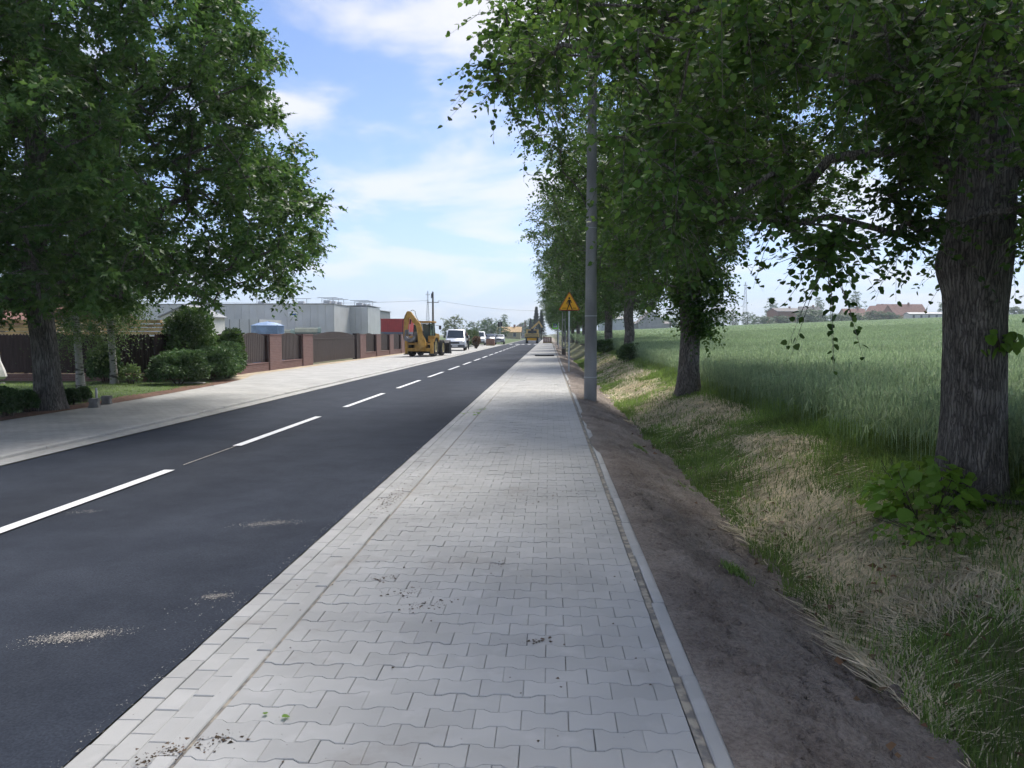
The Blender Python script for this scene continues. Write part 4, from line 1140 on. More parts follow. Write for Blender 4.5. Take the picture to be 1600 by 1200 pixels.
for k, (px, py, r, lb) in enumerate(((8, 657, 0.30, 'clipped boxwood at the open end of the row by the oak'), (24, 653, 0.26, 'clipped boxwood between two others in the row before the oak'), (51, 648, 0.22, 'round clipped boxwood ball touching the oak trunk'),
                                  (103, 637, 0.18, 'small boxwood ball partly behind the oak trunk'), (120, 636, 0.18, 'boxwood ball between the oak and the white stake'), (138, 631, 0.17, 'fresh green boxwood ball beside the white stake'))):
    x, y = ground_at(px, py)
    bush('boxwood_ball', lb, 'shrub', (x - 0.12, y, 0.05), (r, r, r), 2600, (0.03, 0.055), M['box'], 60 + k, ball, 0.12)
x, y = ground_at(270, 604); bush('juniper', 'low spreading juniper with feathery tips beside the lawn', 'shrub', (x, y + 0.4, 0.03), (0.9, 0.8, 0.50), 9000, (0.05, 0.10), M['juniper'], 71, 'junipers before the picket fence', 0.6)
x, y = ground_at(318, 598); bush('juniper', 'middle juniper, lighter green, between two darker ones', 'shrub', (x, y + 0.5, 0.03), (0.95, 0.8, 0.54), 8500, (0.05, 0.10), M['juniper'], 72, 'junipers before the picket fence', 0.6)
x, y = ground_at(348, 594); bush('juniper', 'upright juniper next to the brick fence end', 'shrub', (x, y + 0.4, 0.03), (0.55, 0.7, 0.62), 6000, (0.05, 0.10), M['juniper'], 73, 'junipers before the picket fence', 0.4)
bush('tall_shrub', 'tall leafy green shrub rising above the picket fence', 'shrub', (-12.5, 26.2, 0.0), (0.95, 0.9, 1.2), 7500, (0.08, 0.14), M['shrub'], 74, None, 0.5)
bush('tall_shrub', 'dark leafy shrub overhanging the first brick pillar', 'shrub', (-12.0, 28.5, 0.0), (0.5, 0.7, 0.85), 4500, (0.08, 0.14), M['shrub'], 75, None, 0.5)
bush('dark_shrub', 'dark shaded shrub between the two birches', 'shrub', (-14.3, 24.1, 0.0), (0.5, 0.5, 0.62), 3500, (0.07, 0.12), M['box'], 76, None, 0.4)
x, y = ground_at(205, 602); bush('yellow_shrub', 'small sparse yellowish shrub on the lawn', 'shrub', (x, y, 0.03), (0.33, 0.3, 0.30), 380, (0.06, 0.12), M['birch_leaf'], 77, None, 0.5)
bush('leafy_bush', 'low dense bush at the foot of the third lime tree', 'shrub', (4.1, 37.8, float(H(4.1, 37.8)) - 0.05), (0.72, 0.7, 0.42), 4200, (0.07, 0.12), M['shrub'], 78, None, 0.35)
bush('leafy_bush', 'low dark bush at the foot of the fourth lime tree', 'shrub', (3.75, 50.5, float(H(3.75, 50.5)) - 0.05), (0.85, 0.8, 0.45), 4200, (0.08, 0.13), M['shrub'], 79, None, 0.35)

# leafy shoots at the foot of the big lime: single leaves one can pick apart
def leaf_mesh(name, s, mat):
    T, Ft = T_HEART
    me = np_mesh(name, T * s, Ft); me.materials.append(mat); return me
LM = [leaf_mesh('leaf', s, M['shoot']) for s in (0.075, 0.10, 0.125)]
def shoots(label, loc, rx, ry, rz, n, seed, lower=0.15, sc=1.0, face=False):
    g = random.Random(seed); root = empty('lime_shoots', loc); tag(root, label, 'shoots', 'leafy shoots growing from lime trunks')
    m = MB()
    for k in range(max(3, n // 10)):
        a = g.random() * 6.28; q = g.random() ** 0.5
        m.tube((0.15 * rx * math.cos(a), 0.15 * ry * math.sin(a), 0), (rx * q * math.cos(a), ry * q * math.sin(a), rz * (0.5 + 0.45 * g.random())), 0.007, 0.003, 5)
    m.build('stem', M['twig'], root)
    for k in range(n):
        a = g.random() * 6.28; q = g.random() ** 0.5; zf = lower + (1 - lower) * g.random()
        rr = math.sqrt(max(0.05, 1 - (zf - 0.35) ** 2 * 1.6)) * (0.75 + 0.25 * g.random()) * q
        o = link_mesh('leaf', LM[g.randrange(3)], None, root, (rx * rr * math.cos(a), ry * rr * math.sin(a), rz * zf * (1.05 - 0.35 * q * q)),
                      (g.gauss(0, 0.45), g.gauss(0.45, 0.35), a + g.gauss(0, 0.6)) if not face else (g.gauss(0, 0.4), g.gauss(1.0, 0.3), -1.57 + g.gauss(0, 0.9)))
        s = sc * (0.75 + 0.5 * g.random()); o.scale = (s, s, s)
x, y = 3.36, 6.95
shoots('leafy bright green shoots clustered at the left foot of the thick trunk', (x, y, float(H(x, y)) - 0.03), 0.60, 0.5, 0.62, 298, 5)
x, y = 4.5, 6.75
shoots('leafy shoots at the right foot of the thick trunk', (x, y, float(H(x, y)) - 0.03), 0.4, 0.4, 0.48, 150, 6)
x, y = 3.35, 6.35
shoots('low weedy leaves on the bank below the thick trunk', (x, y, float(H(x, y)) - 0.03), 0.75, 0.45, 0.22, 200, 8, 0.1, 0.6)
shoots('sprig of fresh pale leaves on the thick trunk at head height', (4.02, 7.0, 1.46), 0.22, 0.12, 0.26, 30, 7, 0.1, 0.85, True)
m = MB(); m.path([(3.85, 7.0, float(H(3.85, 7)) + 0.10), (4.1, 6.75, float(H(4.1, 6.75)) + 0.10), (4.35, 6.45, float(H(4.35, 6.45)) + 0.03), (4.6, 6.3, float(H(4.6, 6.3)) - 0.02)], 0.022, 6)
tag(m.build('tree_root', M['bark'], None), 'bare root running along the ground from the thick trunk', 'root')

# ------------------------------------------------------------------ picket fence, brick fence, gate
def picket_fence(name, label, p0, p1, h=1.62, sp=0.115, base=0.28):
    L = math.hypot(p1[0] - p0[0], p1[1] - p0[1]); a = math.atan2(p1[1] - p0[1], p1[0] - p0[0])
    root = empty(name, (p0[0], p0[1], 0.02), a); tag(root, label, 'fence', 'dark fences behind the lawn')
    MB().bb(0, L, -0.1, 0.1, -0.05, base).build('plinth', M['brick_fence'], root)
    for z in (0.5, 1.3): MB().bb(0, L, 0.005, 0.05, z, z + 0.08).build('rail', M['picket'], root)
    pm = MB().prism([(-0.0545, base + 0.03), (0.0545, base + 0.03), (0.0545, h - 0.05), (0.0, h), (-0.0545, h - 0.05)], -0.022, 0.0, 'y').build('picket', M['picket'], root)
    n = int(L / sp); pm.location = (sp / 2, 0, 0)
    g = random.Random(3)
    for k in range(1, n):
        o = pm.copy(); COL.objects.link(o); o.parent = root; o.location = (sp / 2 + k * sp, g.gauss(0, 0.003), g.gauss(0, 0.006))
    k = 0
    while k <= L: 
        MB().bb(k - 0.05, k + 0.05, 0.05, 0.15, -0.1, h - 0.1).build('post', M['picket'], root); k += 2.2
    return root
picket_fence('picket_fence', 'dark brown picket fence on a low plinth behind the oak', (-22.0, 25.0), (-13.2, 25.0))
picket_fence('picket_fence', 'short dark picket fence behind the junipers leading to the brick pillar', (-13.15, 25.1), (-12.55, 29.1))

FX = -12.25      # road-facing line of the brick fence
segs = [(29.1, 30.3), (33.3, 34.8), (37.9, 39.5), (49.6, 51.2), (54.4, 55.8), (59.0, 60.4), (63.6, 65.0), (68.2, 69.6), (72.8, 74.2)]
bf = empty('brick_fence', (FX, 29.1, 0)); tag(bf, 'mauve brick fence with arched brown slat panels', 'fence')
def ly(y): return y - 29.1
def slat_panel(y0, y1, z0, zt, arch, parent, name='slat_panel', x0=-0.20, sp=0.10, mat='panel'):
    n = max(3, int(round((y1 - y0) / sp))); w = (y1 - y0) / n; m = MB()
    for k in range(n):
        a0, a1 = y0 + k * w, y0 + (k + 1) * w
        t0, t1 = (a0 - y0) / (y1 - y0), (a1 - y0) / (y1 - y0)
        h0 = zt + arch * (1 - (2 * t0 - 1) ** 2); h1 = zt + arch * (1 - (2 * t1 - 1) ** 2)
        dx = 0.012 * (k % 2)
        m.prism([(a0 + 0.002, z0), (a1 - 0.002, z0), (a1 - 0.002, h1), (a0 + 0.002, h0)], x0 - dx, x0 + 0.03 - dx, 'x')
    return m.build(name, M[mat], parent)
for i, (y0, y1) in enumerate(segs):
    m = MB(); m.bb(-0.42, 0, ly(y0), ly(y1), -0.1, 1.58); m.build('pillar', M['brick_fence'], bf, bevel=0.01)
    MB().bb(-0.44, 0.02, ly(y0) - 0.02, ly(y1) + 0.02, 1.582, 1.63).build('pillar_cap', M['brick_fence'], bf)
    if i + 1 < len(segs) and i != 2:
        ya, yb = ly(y1), ly(segs[i + 1][0])
        MB().bb(-0.30, -0.05, ya + 0.002, yb - 0.002, -0.1, 0.36).build('low_wall', M['brick_fence'], bf)
        MB().bb(-0.32, -0.03, ya + 0.002, yb - 0.002, 0.362, 0.40).build('wall_cap', M['brick_fence'], bf)
        slat_panel(ya + 0.01, yb - 0.14, 0.43, 1.52, 0.17, bf)
        MB().bb(-0.30, -0.06, yb - 0.125, yb - 0.003, 0.405, 1.56).build('dark_upright', M['picket'], bf)  # dark upright block between panel and next pillar
gate = empty('sliding_gate', (FX, 39.55, 0)); tag(gate, 'wide arched brown sliding gate in the brick fence', 'gate')
slat_panel(0.05, 8.9, 0.14, 1.55, 0.22, gate, x0=-0.12)
for z in (0.12, 1.36): MB().bb(-0.16, -0.075, 0.03, 8.92, z, z + 0.05).build('gate_rail', M['panel'], gate)
MB().bb(-0.17, -0.06, 0.0, 0.045, 0.1, 1.6).build('gate_post', M['picket'], gate)
MB().bb(-0.30, -0.02, 9.2, 9.95, 0.0, 1.68).build('gate_post', M['picket'], gate)

# ------------------------------------------------------------------ things behind the brick fence
def window(parent, x0, x1, z0, z1, y, axis='y', d=0.05, sgn=-1):
    """a window on a wall that faces -y (axis y) or +x (axis x)"""
    def bx(a0, a1, b0, b1, t0, t1):
        return MB().bb(a0, a1, y + sgn * t1 if sgn < 0 else y + t0, y + sgn * t0 if sgn < 0 else y + t1, b0, b1) if axis == 'y' else MB().bb(y + t0, y + t1, a0, a1, b0, b1)
    w = bx(x0, x1, z0, z1, 0.004, d).build('window', M['frame'], parent)
    bx(x0 + 0.08, x1 - 0.08, z0 + 0.08, z1 - 0.08, d + 0.003, d + 0.02).build('pane', M['glass'], w)
hall = empty('metal_hall', (-31, 110, 0)); tag(hall, 'light grey metal-clad industrial hall with stepped front and vents on the roof', 'building')
HZ = 5.9
MB().bb(-36, -0.05, 0.05, 40, 0, HZ - 0.05).build('wall', M['hall_trim'], hall)
MB().bb(-16, 2.75, 9.05, 17.7, 0, HZ - 0.05).build('wall', M['hall_trim'], hall)
def cladding(p0, p1, nrm, w=1.12):
    L = math.hypot(p1[0] - p0[0], p1[1] - p0[1]); n = max(1, round(L / w)); w = L / n
    for k in range(n):
        a, b_ = k * w + 0.012, (k + 1) * w - 0.012
        dx, dy = (p1[0] - p0[0]) / L, (p1[1] - p0[1]) / L
        vs = []
        m = MB(); cx, cy = p0[0] + dx * (a + b_) / 2, p0[1] + dy * (a + b_) / 2
        m.box((cx + nrm[0] * 0.04, cy + nrm[1] * 0.04, HZ / 2), (b_ - a if abs(dx) > 0.5 else 0.08, b_ - a if abs(dy) > 0.5 else 0.08, HZ))
        m.build('wall_panel', M['hall'], hall)
cladding((-36, 0.05), (-0.05, 0.05), (0, -1)); cladding((-0.05, 0.05), (-0.05, 9.0), (1, 0)); cladding((-0.05, 9.05), (2.75, 9.05), (0, -1), 0.95); cladding((2.75, 9.05), (2.75, 17.7), (1, 0))
MB().bb(-36.1, 0.12, -0.12, 40, HZ + 0.003, HZ + 0.12).build('roof', M['hall_trim'], hall)
MB().bb(-16, 2.95, 9.0, 17.9, HZ + 0.123, HZ + 0.2).build('roof', M['hall_trim'], hall)
for k, (x, y) in enumerate(((-1.2, 1.0), (-1.2, 4.0), (-1.2, 7.0), (1.2, 10.5), (1.2, 13.5), (1.2, 16.0), (-12, 4), (-9, 4), (-6, 4))):
    v = MB(); v.bb(x - 0.45, x + 0.45, y - 0.45, y + 0.45, HZ + 0.2, HZ + 0.62); vo = v.build('roof_vent', M['hall'], hall)
    f = MB()
    for q in (-0.8, 0.8): f.tube((x + q, y, HZ + 0.2), (x + q, y, HZ + 1.0), 0.035, n=5)
    f.bb(x - 1.5, x + 1.5, y - 0.04, y + 0.04, HZ + 0.98, HZ + 1.05); f.build('rail_frame', M['hall_trim'], hall)
sg = MB().bb(-6.6, -5.3, -0.12, -0.05, 4.15, 4.85).build('sign_plate', M['sign_white'], hall)
MB().bb(-6.4, -5.5, -0.135, -0.122, 4.36, 4.58).build('sign_band', M['sign_blue'], sg)

off_b = empty('office_building', (-62, 135, 0)); tag(off_b, 'long white flat-roofed building with a band of windows', 'building')
MB().bb(-14, 11, 0, 12, 0, 6.4).build('wall', M['white_wall'], off_b); MB().bb(-14.2, 11.2, -0.2, 12.2, 6.403, 6.65).build('roof', M['hall_trim'], off_b)
for k in range(11): window(off_b, -13 + 2.15 * k, -11.2 + 2.15 * k, 4.6, 5.6, 0)
shed = empty('gabled_shed', (-37.6, 78, 0)); tag(shed, 'white gabled shed with a grey roof behind the shrubs', 'building')
MB().prism([(-2.5, 0), (2.5, 0), (2.5, 3.4), (0, 4.5), (-2.5, 3.4)], 0, 4, 'y').build('wall', M['white_wall'], shed)
for s in (-1, 1):
    MB().prism([(0, 4.52), (s * 2.75, 3.32), (s * 2.75, 3.44), (0, 4.66)], -0.25, 4.2, 'y').build('roof', M['hall_trim'], shed)
window(shed, -0.6, 0.6, 1.4, 2.5, 0)
gh = empty('glass_shed', (-39.8, 96, 0)); tag(gh, 'pale translucent sheeted shed beside the grey hall', 'building')
MB().bb(-3.2, 3.2, 0, 8, 0, 3.5).build('wall', M['hall'], gh)
for k in range(6): MB().bb(-3.2 + 1.26 * k, -3.12 + 1.26 * k, -0.06, -0.003, 0, 3.5).build('mullion', M['hall_trim'], gh)

hs = empty('timber_yard_house', (-31.5, 36, 0)); tag(hs, 'low house with a red tiled roof behind the picket fence', 'building')
MB().bb(-7, 7, 0, 8, 0, 2.2).build('wall', M['cream'], hs)
rf = MB(); rf.prism([(-0.6, 2.2), (4, 4.4), (8.6, 2.2), (8.6, 2.05), (4, 4.22), (-0.6, 2.05)], -7.4, 7.4, 'x'); rf.build('roof', M['tile_red'], hs)
for k in range(4): window(hs, -5.6 + 3.2 * k, -4.2 + 3.2 * k, 0.9, 1.9, 0)
ws = empty('timber_stack', (-18.6, 29.5, 0)); tag(ws, 'stack of pale sawn boards showing above the picket fence', 'timber')
g = random.Random(8)
for r_ in range(14):
    for c_ in range(2):
        MB().bb(-3.6 + g.uniform(-0.15, 0.15), 3.4 + g.uniform(-0.2, 0.2), c_ * 0.3, c_ * 0.3 + 0.27, 0.05 + r_ * 0.155, 0.05 + r_ * 0.155 + (0.12 if r_ % 3 else 0.10)).build('board', M['timber'], ws)
for xx in (-2.5, 0, 2.3): MB().bb(xx - 0.06, xx + 0.06, -0.02, 0.6, 0.0, 0.049).build('bearer', M['timber'], ws)

tk = empty('round_pool_tent', (-16.1, 43.5, 0)); tag(tk, 'pale blue round tarpaulin tent with a conical top behind the brick fence', 'tent')
n = 10; m = MB(); m.lathe([(0.94, 0.0), (0.94, 2.10), (0.945, 2.11)], n=n); m.build('side_wall', M['blue_tarp'], tk)
m = MB(); m.lathe([(0.955, 2.07), (0.955, 2.12), (0.55, 2.27), (0.0, 2.34)], n=n); tr = m.build('roof', M['blue_tarp'], tk)
for k in range(n): a = 2 * math.pi * k / n; MB().tube((0.955 * math.cos(a), 0.955 * math.sin(a), 2.12), (0.02 * math.cos(a), 0.02 * math.sin(a), 2.35), 0.018, n=5).build('seam', M['blue_tarp'], tr)
for k, (x, y, r, L, lb) in enumerate(((-15.6, 46.0, 0.95, 2.2, 'longer grey-green tarpaulin-covered roll behind the gate'), (-14.7, 48.5, 1.02, 1.4, 'shorter covered roll with a teal end beside the longer one'))):
    t = empty('covered_roll', (x, y, 0), 0.25); tag(t, lb, 'roll', 'covered rolls behind the gate')
    prof = [(0.0, 0.0)] + [(0.0 + r * math.sin(a) * (1 if a else 1), 0) for a in ()]
    m = MB(); pts = [(r * math.cos(a), r + r * math.sin(a)) for a in np.linspace(-math.pi / 2, 1.5 * math.pi, 17)[:-1]]
    m.prism([(p[0], p[1]) for p in pts], -L, 0, 'x'); m.build('cover', M['green_tarp'], t)
    m = MB(); m.prism([(p[0] * 1.03, (p[1] - r) * 1.03 + r) for p in pts], 0.002, 0.18, 'x'); m.build('end_cap', M['green_cap'], t)

ct = empty('red_container', (-16.6, 82, 0)); tag(ct, 'red steel site container standing on a slate blue one', 'container')
MB().bb(-1.4, 1.4, 0, 6, 0.05, 1.85).build('lower_unit', M['blue_steel'], ct); MB().bb(-1.4, 1.4, 0, 6, 1.86, 3.2).build('upper_unit', M['red_steel'], ct)
for k in range(12): MB().bb(-1.35 + k * 0.23, -1.25 + k * 0.23, -0.03, -0.003, 1.95, 3.1).build('rib', M['red_steel'], ct)
MB().bb(-1.45, 1.45, -0.05, 6.05, 3.203, 3.28).build('roof', M['red_steel'], ct)

# ------------------------------------------------------------------ vehicles
def wheel(parent, c, r, w, rim='rim', axis='x', name='wheel'):
    tyre = MB(); h = w / 2
    tyre.lathe([(r * 0.58, -h * 0.9), (r * 0.90, -h), (r * 0.98, -h * 0.75), (r, -h * 0.3), (r, h * 0.3), (r * 0.98, h * 0.75), (r * 0.90, h), (r * 0.58, h * 0.9)], (0, 0, 0), axis, 22)
    wo = tyre.build(name, M['rubber'], parent, c, smooth=True)
    d = MB(); d.lathe([(0.0, -h * 0.45), (r * 0.25, -h * 0.55), (r * 0.42, -h * 0.3), (r * 0.59, -h * 0.85), (r * 0.59, h * 0.85), (r * 0.42, h * 0.3), (r * 0.25, h * 0.55), (0.0, h * 0.45)], (0, 0, 0), axis, 18)
    d.build('rim', M[rim], wo, smooth=True)
    return wo
# backhoe loader, seen from behind; local +y is its front
bh = empty('backhoe_loader', (-9.05, 53.9, 0.05), math.radians(-7)); bh.scale = (0.92, 0.92, 0.97); tag(bh, 'worn yellow backhoe loader parked with its digging arm folded up', 'excavator')
for sx in (-1, 1):
    wheel(bh, (sx * 0.86, 0.75, 0.72), 0.72, 0.46, 'rim'); wheel(bh, (sx * 0.86, 3.0, 0.60), 0.60, 0.40, 'rim')
m = MB(); m.bb(-0.55, 0.55, 0.2, 3.6, 0.55, 1.05); m.bb(-0.45, 0.45, 2.1, 4.0, 1.05, 1.65); m.build('chassis', M['cat'], bh, bevel=0.04)
m = MB(); m.prism([(2.05, 1.0), (3.95, 1.0), (4.0, 1.45), (3.8, 1.62), (2.05, 1.78)], -0.47, 0.47, 'x'); m.build('bonnet', M['cat'], bh, bevel=0.04)
for sx in (-1, 1):
    m = MB(); m.prism([(0.05, 1.05), (0.1, 1.5), (1.35, 1.5), (1.5, 1.05), (1.2, 1.38), (0.4, 1.38)], sx * 0.86 - 0.26, sx * 0.86 + 0.26, 'x'); m.build('fender', M['cat'], bh)
# cab: pillars, glass, roof
cab = MB()
for sx in (-0.66, 0.66):
    for (ya, yb, dz) in ((0.35, 0.5, 0), (1.25, 1.25, 0), (2.0, 1.85, 0)): cab.tube((sx, ya, 1.05), (sx * 0.92, yb, 2.45), 0.045, 0.04, 6)
cab.bb(-0.66, 0.66, 0.3, 2.05, 1.0, 1.12)
cabo = cab.build('cab_frame', M['black_steel'], bh)
for sx in (-1, 1): MB().prism([(0.40, 1.15), (1.95, 1.15), (1.82, 2.4), (0.53, 2.4)], sx * 0.63 - 0.01, sx * 0.63 + 0.01, 'x').build('side_window', M['cab_glass'], cabo)
MB().prism([(-0.6, 1.15), (0.6, 1.15), (0.56, 2.4), (-0.56, 2.4)], 0.40, 0.42, 'y').build('rear_window', M['cab_glass'], cabo)
MB().prism([(-0.6, 1.15), (0.6, 1.15), (0.56, 2.4), (-0.56, 2.4)], 1.90, 1.92, 'y').build('windscreen', M['cab_glass'], cabo)
m = MB(); m.bb(-0.74, 0.74, 0.25, 2.1, 2.45, 2.58); m.build('roof', M['cat'], cabo, bevel=0.04)
for sx in (-0.5, 0.5): MB().box((sx, 0.2, 2.36), (0.16, 0.08, 0.11)).build('work_lamp', M['lamp_glass'], cabo, bevel=0.02)
# rear stabiliser frame and legs
m = MB(); m.bb(-1.08, 1.08, -0.32, -0.1, 0.38, 0.62); m.bb(-1.08, 1.08, -0.28, -0.14, 0.85, 1.0); m.build('rear_frame', M['cat'], bh, bevel=0.02)
for sx in (-1, 1):
    m = MB(); m.bb(sx * 1.0 - 0.11, sx * 1.0 + 0.11, -0.36, -0.12, 0.22, 1.28); s_ = m.build('stabiliser', M['cat'], bh, bevel=0.02)
    MB().bb(sx * 1.0 - 0.2, sx * 1.0 + 0.2, -0.42, -0.06, 0.14, 0.215).build('foot_pad', M['black_steel'], s_)
MB().bb(-1.0, 1.0, -0.1, 0.1, 0.30, 0.42).build('frame_bar', M['black_steel'], bh)
# digging arm swung across the back: boom up, dipper folded down, bucket tucked between
boom = [(0.20, 0.55), (0.62, 0.75), (0.62, 1.05), (0.36, 1.75), (0.22, 2.35), (-0.15, 2.75), (-0.55, 3.25), (-0.78, 3.28), (-0.82, 3.05), (-0.42, 2.6), (-0.10, 2.2), (0.00, 1.6), (0.05, 0.9)]
m = MB(); m.prism(boom, -0.72, -0.42, 'y'); m.build('boom', M['cat'], bh, bevel=0.02)
dip = [(-0.62, 3.2), (-0.84, 3.25), (-1.02, 2.9), (-1.08, 2.2), (-1.12, 1.25), (-0.98, 1.15), (-0.88, 1.3), (-0.78, 2.2), (-0.66, 2.7)]
m = MB(); m.prism(dip, -0.70, -0.46, 'y'); m.build('dipper', M['cat'], bh, bevel=0.02)
bk = [(-1.0, 1.2), (-0.62, 1.05), (-0.22, 1.12), (-0.10, 1.45), (-0.16, 1.8), (-0.24, 1.5), (-0.42, 1.3), (-0.70, 1.32), (-0.86, 1.5), (-0.80, 1.95), (-0.93, 1.9)]
m = MB(); m.prism(bk, -0.90, -0.28, 'y'); m.build('digging_bucket', M['grey_steel'], bh)
for p0, p1, r in (((-0.5, -0.58, 2.95), (-0.72, -0.58, 1.75), 0.05), ((0.30, -0.36, 0.9), (0.05, -0.36, 2.5), 0.055), ((0.5, -0.58, 1.2), (0.30, -0.58, 2.5), 0.045)):
    q = MB(); q.tube(p0, tuple((a + b_) / 2 for a, b_ in zip(p0, p1)), r, n=8); cyo = q.build('hydraulic_cylinder', M['black_steel'], bh)
    MB().tube(tuple((a + b_) / 2 for a, b_ in zip(p0, p1)), p1, r * 0.5, n=8).build('piston_rod', M['galv'], cyo)
hos = MB(); hos.path([(-0.55, -0.6, 3.28), (-0.38, -0.6, 3.36), (-0.2, -0.6, 3.25), (-0.12, -0.6, 2.9), (0.1, -0.6, 2.5)], 0.02, 5); hos.path([(-0.8, -0.75, 3.1), (-1.12, -0.75, 2.6), (-1.15, -0.75, 1.8), (-1.05, -0.75, 1.3)], 0.022, 5); hos.build('hoses', M['black_steel'], bh)
m = MB(); m.bb(-0.25, 0.55, -0.42, -0.08, 0.42, 1.0); m.build('swing_post', M['cat'], bh, bevel=0.03)
for sx in (-1, 1): MB().box((sx * 0.95, -0.05, 1.2), (0.10, 0.05, 0.18)).build('tail_lamp', M['sign_red'], bh)
# front loader
for sx in (-1, 1):
    m = MB(); m.prism([(1.9, 1.35), (2.1, 1.5), (3.6, 1.05), (4.5, 0.55), (4.4, 0.4), (3.5, 0.85)], sx * 0.6 - 0.06, sx * 0.6 + 0.06, 'x'); m.build('loader_arm', M['cat'], bh)
m = MB(); m.prism([(4.35, 0.12), (5.15, 0.10), (5.15, 0.16), (4.5, 0.3), (4.45, 0.85), (4.8, 1.12), (4.75, 1.16), (4.3, 0.95)], -1.18, 1.18, 'x')
for sx in (-1.18, 1.14): m.prism([(4.35, 0.12), (5.15, 0.10), (4.8, 1.12), (4.3, 0.95)], sx, sx + 0.04, 'x')
m.build('loader_bucket', M['black_steel'], bh)
MB().tube((0.62, 2.1, 2.3), (0.95, 2.25, 2.25), 0.015, n=5).build('mirror_arm', M['black_steel'], bh); MB().box((0.98, 2.25, 2.12), (0.2, 0.05, 0.3)).build('mirror', M['black_steel'], bh, bevel=0.02)

def loft_body(rings, name, mat, parent, smooth=True):
    """rings: list of (y, [(x, z)...]) outlines of equal length, joined along y"""
    k = len(rings[0][1]); m = MB(); vs = [(p[0], y, p[1]) for y, r in rings for p in r]; fs = []
    for i in range(len(rings) - 1):
        for j in range(k): fs.append((i * k + j, i * k + (j + 1) % k, (i + 1) * k + (j + 1) % k, (i + 1) * k + j))
    fs += [tuple(range(k))[::-1], tuple(range((len(rings) - 1) * k, len(rings) * k))]
    m.add(vs, fs); return m.build(name, mat, parent, bevel=0.03, smooth=smooth)
def section(hw, zb, zs, zt, tw):
    return [(-hw * 0.94, zb), (hw * 0.94, zb), (hw, zb + 0.18), (hw, zs), (tw, zt - 0.06), (tw * 0.86, zt), (-tw * 0.86, zt), (-tw, zt - 0.06), (-hw, zs), (-hw, zb + 0.18)]
def make_van(name, label, loc, rz, body='white_paint', L=5.2, W=0.99, Ht=2.05, bonnet=1.15, beacon=True, cat='van', group=None, wr=0.34):
    """front faces local -y"""
    v = empty(name, loc, rz); tag(v, label, cat, group)
    zb = 0.28
    loft_body([(0.0, section(W * 0.90, zb, 0.70, 0.86, W * 0.80)), (0.12, section(W * 0.97, zb, 0.78, 0.98, W * 0.86)), (bonnet * 0.8, section(W, zb, 0.95, 1.16, W * 0.88)),
               (bonnet + 0.75, section(W, zb, 1.1, Ht - 0.05, W * 0.82)), (bonnet + 1.1, section(W, zb, 1.1, Ht, W * 0.83)), (L - 0.1, section(W, zb, 1.1, Ht, W * 0.84)), (L, section(W * 0.97, zb, 1.1, Ht - 0.08, W * 0.80))], 'body', M[body], v)
    y0, y1, z0, z1 = bonnet * 0.8, bonnet + 0.75, 1.16, Ht - 0.05
    def on(t): return (y0 + (y1 - y0) * t, z0 + (z1 - z0) * t)
    a, b_ = on(0.08), on(0.92)
    MB().add([(-W * 0.82, a[0] - 0.03, a[1] + 0.02), (W * 0.82, a[0] - 0.03, a[1] + 0.02), (W * 0.74, b_[0] - 0.03, b_[1] + 0.02), (-W * 0.74, b_[0] - 0.03, b_[1] + 0.02),
              (-W * 0.82, a[0], a[1]), (W * 0.82, a[0], a[1]), (W * 0.74, b_[0], b_[1]), (-W * 0.74, b_[0], b_[1])], [(0, 1, 2, 3), (4, 7, 6, 5), (0, 4, 5, 1), (1, 5, 6, 2), (2, 6, 7, 3), (3, 7, 4, 0)]).build('windscreen', M['glass'], v)
    for sx in (-1, 1):
        MB().prism([(bonnet + 0.35, 1.18), (bonnet + 1.35, 1.18), (bonnet + 1.35, Ht - 0.22), (bonnet + 0.85, Ht - 0.22)], sx * W * 0.93, sx * (W * 0.93 + 0.06), 'x').build('side_window', M['glass'], v)
        MB().box((sx * W * 0.68, 0.03, 0.80), (W * 0.36, 0.14, 0.17), rz=-sx * 0.2).build('headlight', M['lamp_glass'], v, bevel=0.03)
        mo = MB().box((sx * (W + 0.12), bonnet + 0.45, 1.32), (0.18, 0.10, 0.28)).build('mirror', M['black_steel'], v, bevel=0.03)
        wheel(v, (sx * (W - 0.12), 0.85, wr), wr, 0.22, 'rim_grey'); wheel(v, (sx * (W - 0.12), L - 1.05, wr), wr, 0.22, 'rim_grey')
    MB().bb(-W * 0.93, W * 0.93, -0.07, 0.12, 0.28, 0.56).build('bumper', M['bumper'], v, bevel=0.04)
    MB().bb(-W * 0.42, W * 0.42, -0.03, 0.1, 0.66, 0.84).build('grille', M['black_steel'], v, bevel=0.02)
    MB().bb(-0.26, 0.26, -0.085, -0.072, 0.40, 0.51).build('number_plate', M['sign_white'], v)
    if beacon: MB().lathe([(0.0, Ht + 0.24), (0.05, Ht + 0.22), (0.10, Ht + 0.05), (0.12, Ht - 0.02)], (0.25, bonnet + 1.4, 0), n=10).build('roof_beacon', M['lamp_glass'], v)
    return v
make_van('white_van', 'white panel van with a roof beacon parked nose-on beyond the backhoe', (-8.85, 72.5, 0.05), math.radians(4))
make_van('white_van', 'white van parked beside the thuja hedge', (-9.9, 108, 0.05), math.radians(3), L=4.9, Ht=1.95, beacon=False, group='vehicles parked along the far lay-by')
make_van('dark_car', 'dark car with a pale bonnet behind the pallet', (-8.6, 112, 0.05), math.radians(2), 'dark_paint', 4.4, 0.9, 1.62, 1.05, False, 'car', 'vehicles parked along the far lay-by', 0.32)
make_van('silver_car', 'silver car parked beyond the dark one', (-7.7, 119, 0.05), math.radians(2), 'silver_paint', 4.3, 0.88, 1.52, 1.1, False, 'car', 'vehicles parked along the far lay-by', 0.32)
